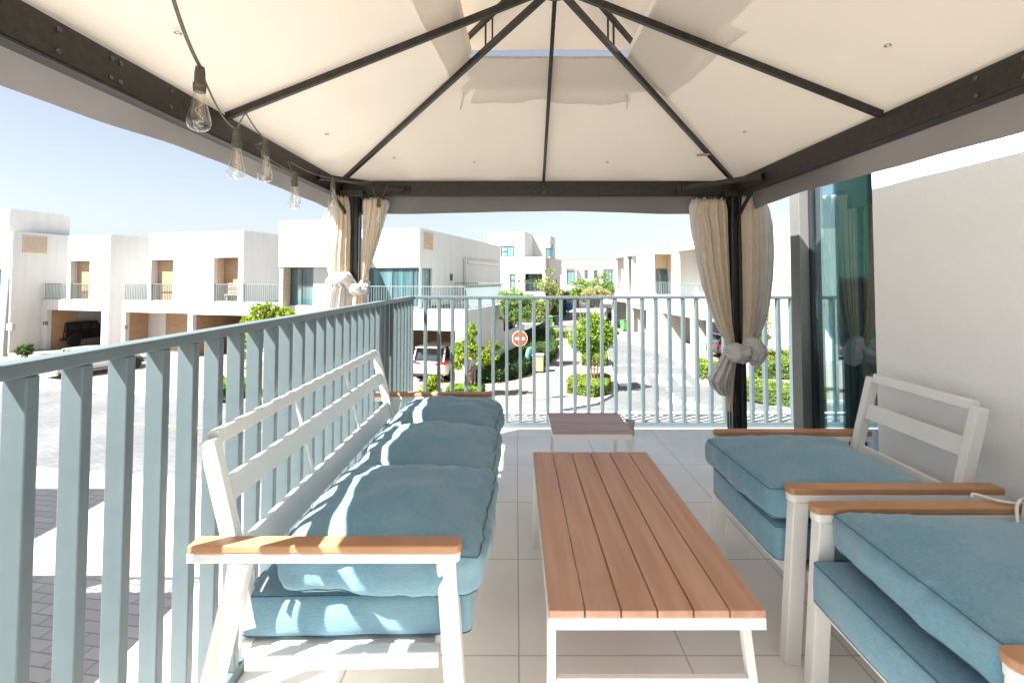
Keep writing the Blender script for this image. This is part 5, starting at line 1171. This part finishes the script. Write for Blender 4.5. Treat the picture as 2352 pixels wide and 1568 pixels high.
MB().tube([(lx,ly,GZ),(lx,ly,GZ+2.2),(lx,ly,1.75)], [.11,.10,.075], 14).build('pole', 'lamp_paint', s, smooth=True)
MB().bar((lx-.75,ly,.62),(lx+2.2,ly,.62), .06, .06).build('arm', 'lamp_paint', s); MB().box(lx+1.3,lx+2.2,ly-.09,ly+.09,.66,.72).build('lamp_head', 'galv', s)
lx, ly = -33.4, 31.9
s = thing('street_lamp', 'grey street lamp at the left edge in front of the lattice-vented house', 'street lamp', (lx,ly,GZ), 0, 'street lamps')
MB().tube([(lx,ly,GZ),(lx,ly,GZ+2.2),(lx,ly,1.35)], [.12,.11,.10], 14).build('pole', 'lamp_paint', s, smooth=True)
MB().bar((lx-2.2,ly,.98),(lx+.1,ly,.98), .07, .07).build('arm', 'lamp_paint', s); MB().box(lx-1.6,lx-.5,ly-.1,ly+.1,-1.75,-1.62).build('bracket_arm', 'lamp_paint', s); MB().box(lx+.1,lx+.5,ly-.1,ly+.1,-2.0,-1.55).build('control_box', 'galv', s)
q = gnd(1236, 854)
s = thing('litter_bin', 'square timber-clad litter bin with grey lid on the pavement by the hedge', 'bin', (q[0],q[1]+.25,GZ), R(-8))
MB().box(-.30,.30,-.28,.28,.08,.90).build('timber_casing', 'bin_wood', s, world=False, bevel=.01)
MB().box(-.33,.33,-.31,.31,.901,.97).build('lid', 'galv', s, world=False, bevel=.01); MB().box(-.31,.31,-.29,.29,.0,.079).build('base', 'dark', s, world=False)
MB().box(-.304,-.10,-.286,-.281,.35,.70).build('opening_panel', 'clad', s, world=False); 
q = gnd(1212, 868)
s = thing('traffic_mirror', 'low teal-backed round mirror beside the timber litter bin', 'mirror', (.78, 26.6, GZ), R(62))
MB().lathe([(.001,0),(.40,0),(.43,.05),(.43,.12),(.40,.17),(.001,.17)], (0,-.08,.92), 28, 'y').build('mirror_shell', 'teal', s, world=False); MB().tube([(0,.02,0),(0,.02,.6)], .04, 10).build('post', 'galv', s, world=False)
def wheelie(label, x_, y_, rz, mt):
    s = thing('wheelie_bin', label, 'bin', (x_,y_,GZ+.004), rz, 'wheelie bins')
    m_ = MB(); m_.add([(-.24,-.27,.08),(.24,-.27,.08),(.24,.27,.08),(-.24,.27,.08),(-.30,-.36,1.0),(.30,-.36,1.0),(.30,.34,1.0),(-.30,.34,1.0)], [(3,2,1,0),(4,5,6,7),(0,1,5,4),(1,2,6,5),(2,3,7,6),(3,0,4,7)]); m_.build('body', mt, s, world=False, bevel=.02)
    MB().bar((0,-.40,1.03),(0,.38,1.10), .64, .05).build('lid', mt, s, world=False, bevel=.02)
    for xx in (-.26,.26): MB().lathe([(.10,-.03),(.10,.03)], (xx,.30,.10), 16, 'x').build('wheel', 'dark', s, world=False)
    return s
wheelie('green wheelie bin beside the right-hand carport column', 10.55, 47.3, R(200), 'green_bin')
wheelie('small green wheelie bin under the thin tree by the shrubs', 3.6, 51.9, R(10), 'green_bin'); wheelie('dark grey wheelie bin beside the small green one under the thin tree', 4.35, 52.1, R(-6), 'dark')
s = thing('meter_box', 'cream meter box mounted on the white column wall of the right-hand row', 'meter box', (*HR.P(-.06, 6.9), -2.0), HR.a)
MB().box(-.05,.055,-.32,.32,-.55,.45).build('box', 'box_cream', s, world=False, bevel=.01); MB().box(-.056,-.0505,-.02,.02,-.2,.1).build('lock', 'dark', s, world=False)
q = HR.P(-.3, 5.9)
s = thing('cardboard_parcels', 'two brown parcels leaning by a right-hand carport column', 'parcel', (*q, GZ), HR.a)
MB().box(-.16,.16,-.2,.2,0,.62).build('parcel', 'cardboard', s, world=False, bevel=.01); MB().box(-.10,.16,-.15,.2,.622,1.05).build('parcel', 'cardboard', s, world=False, bevel=.01)
q = (11.95, 30.3)
s = thing('white_pole', 'slim white pole in front of the charcoal hatchback', 'pole', (*q, GZ))
MB().tube([(*q,GZ),(*q,-.9)], .07, 12).build('shaft', 'far_white', s, smooth=True); MB().lathe([(.12,0),(.12,.03),(.08,.05)], (*q,GZ), 16).build('base_plate', 'far_white', s)
# wall sign box / intercom at far left
s = thing('meter_box', 'cream meter box low on the far left house front', 'meter box', (*HW.P(-44.6, 23.45), -2.6), -A0)
MB().box(-.5,.5,-.05,.055,-.7,.7).build('box', 'box_cream', s, world=False, bevel=.01)
# ---------------------------------------------------------------- person under a blue umbrella
bx_, by_ = 6.9, 64.5
s = thing('person', 'person in dark clothes walking away, upper body hidden by the umbrella', 'person', (bx_, by_, GZ+.004))
verts = [(0,0,.92),(0,0,1.15),(0,.01,1.42),(0,.02,1.55),(0,.03,1.68),(-.10,0,.86),(-.11,.10,.48),(-.11,.02,.08),(-.11,.14,.04),(.10,0,.86),(.10,-.02,.48),(.10,-.16,.08),(.10,-.04,.04),(-.20,0,1.40),(-.25,.02,1.12),(-.22,.14,.90),(.19,0,1.40),(.25,.12,1.22),(.16,.28,1.36)]
edges = [(0,1),(1,2),(2,3),(3,4),(0,5),(5,6),(6,7),(7,8),(0,9),(9,10),(10,11),(11,12),(2,13),(13,14),(14,15),(2,16),(16,17),(17,18)]
rad = [.15,.14,.15,.06,.105,.095,.065,.045,.04,.095,.065,.045,.04,.06,.045,.035,.06,.045,.035]
me = bpy.data.meshes.new('body'); me.from_pydata(verts, edges, []); o = bpy.data.objects.new('body', me); C.objects.link(o); o.parent = s; me.materials.append(M['cloth_dark'])
sk = o.modifiers.new('skin', 'SKIN'); o.modifiers.new('sub', 'SUBSURF').render_levels = 2
for i, r__ in enumerate(rad): me.skin_vertices[0].data[i].radius = (r__, r__*.85)
me.skin_vertices[0].data[0].use_root = True
s = thing('umbrella', 'round blue umbrella tilted back over the walking person', 'umbrella', (bx_+.10, by_+.02, GZ+1.2)); s.rotation_euler = (R(58), 0, 0)
dome = MB(); rg = []
for j in range(7):
    a = R(4+j*12.5); rr_ = .60*math.sin(a)/math.sin(R(79)); ring = []
    for k in range(32):
        th = 2*math.pi*k/32; f_ = 1-.05*(j/6)*abs(math.sin(th*4)); ring.append((rr_*f_*math.cos(th), rr_*f_*math.sin(th), .30*math.cos(a)+.25))
    rg.append(ring)
dome.rings(rg, False); u_ = dome.build('canopy', 'umbrella', s, world=False, smooth=True); u_.modifiers.new('th', 'SOLIDIFY').thickness = .004
MB().tube([(0,0,-.35),(0,0,.58)], .008, 8).build('shaft', 'dark', s, world=False)
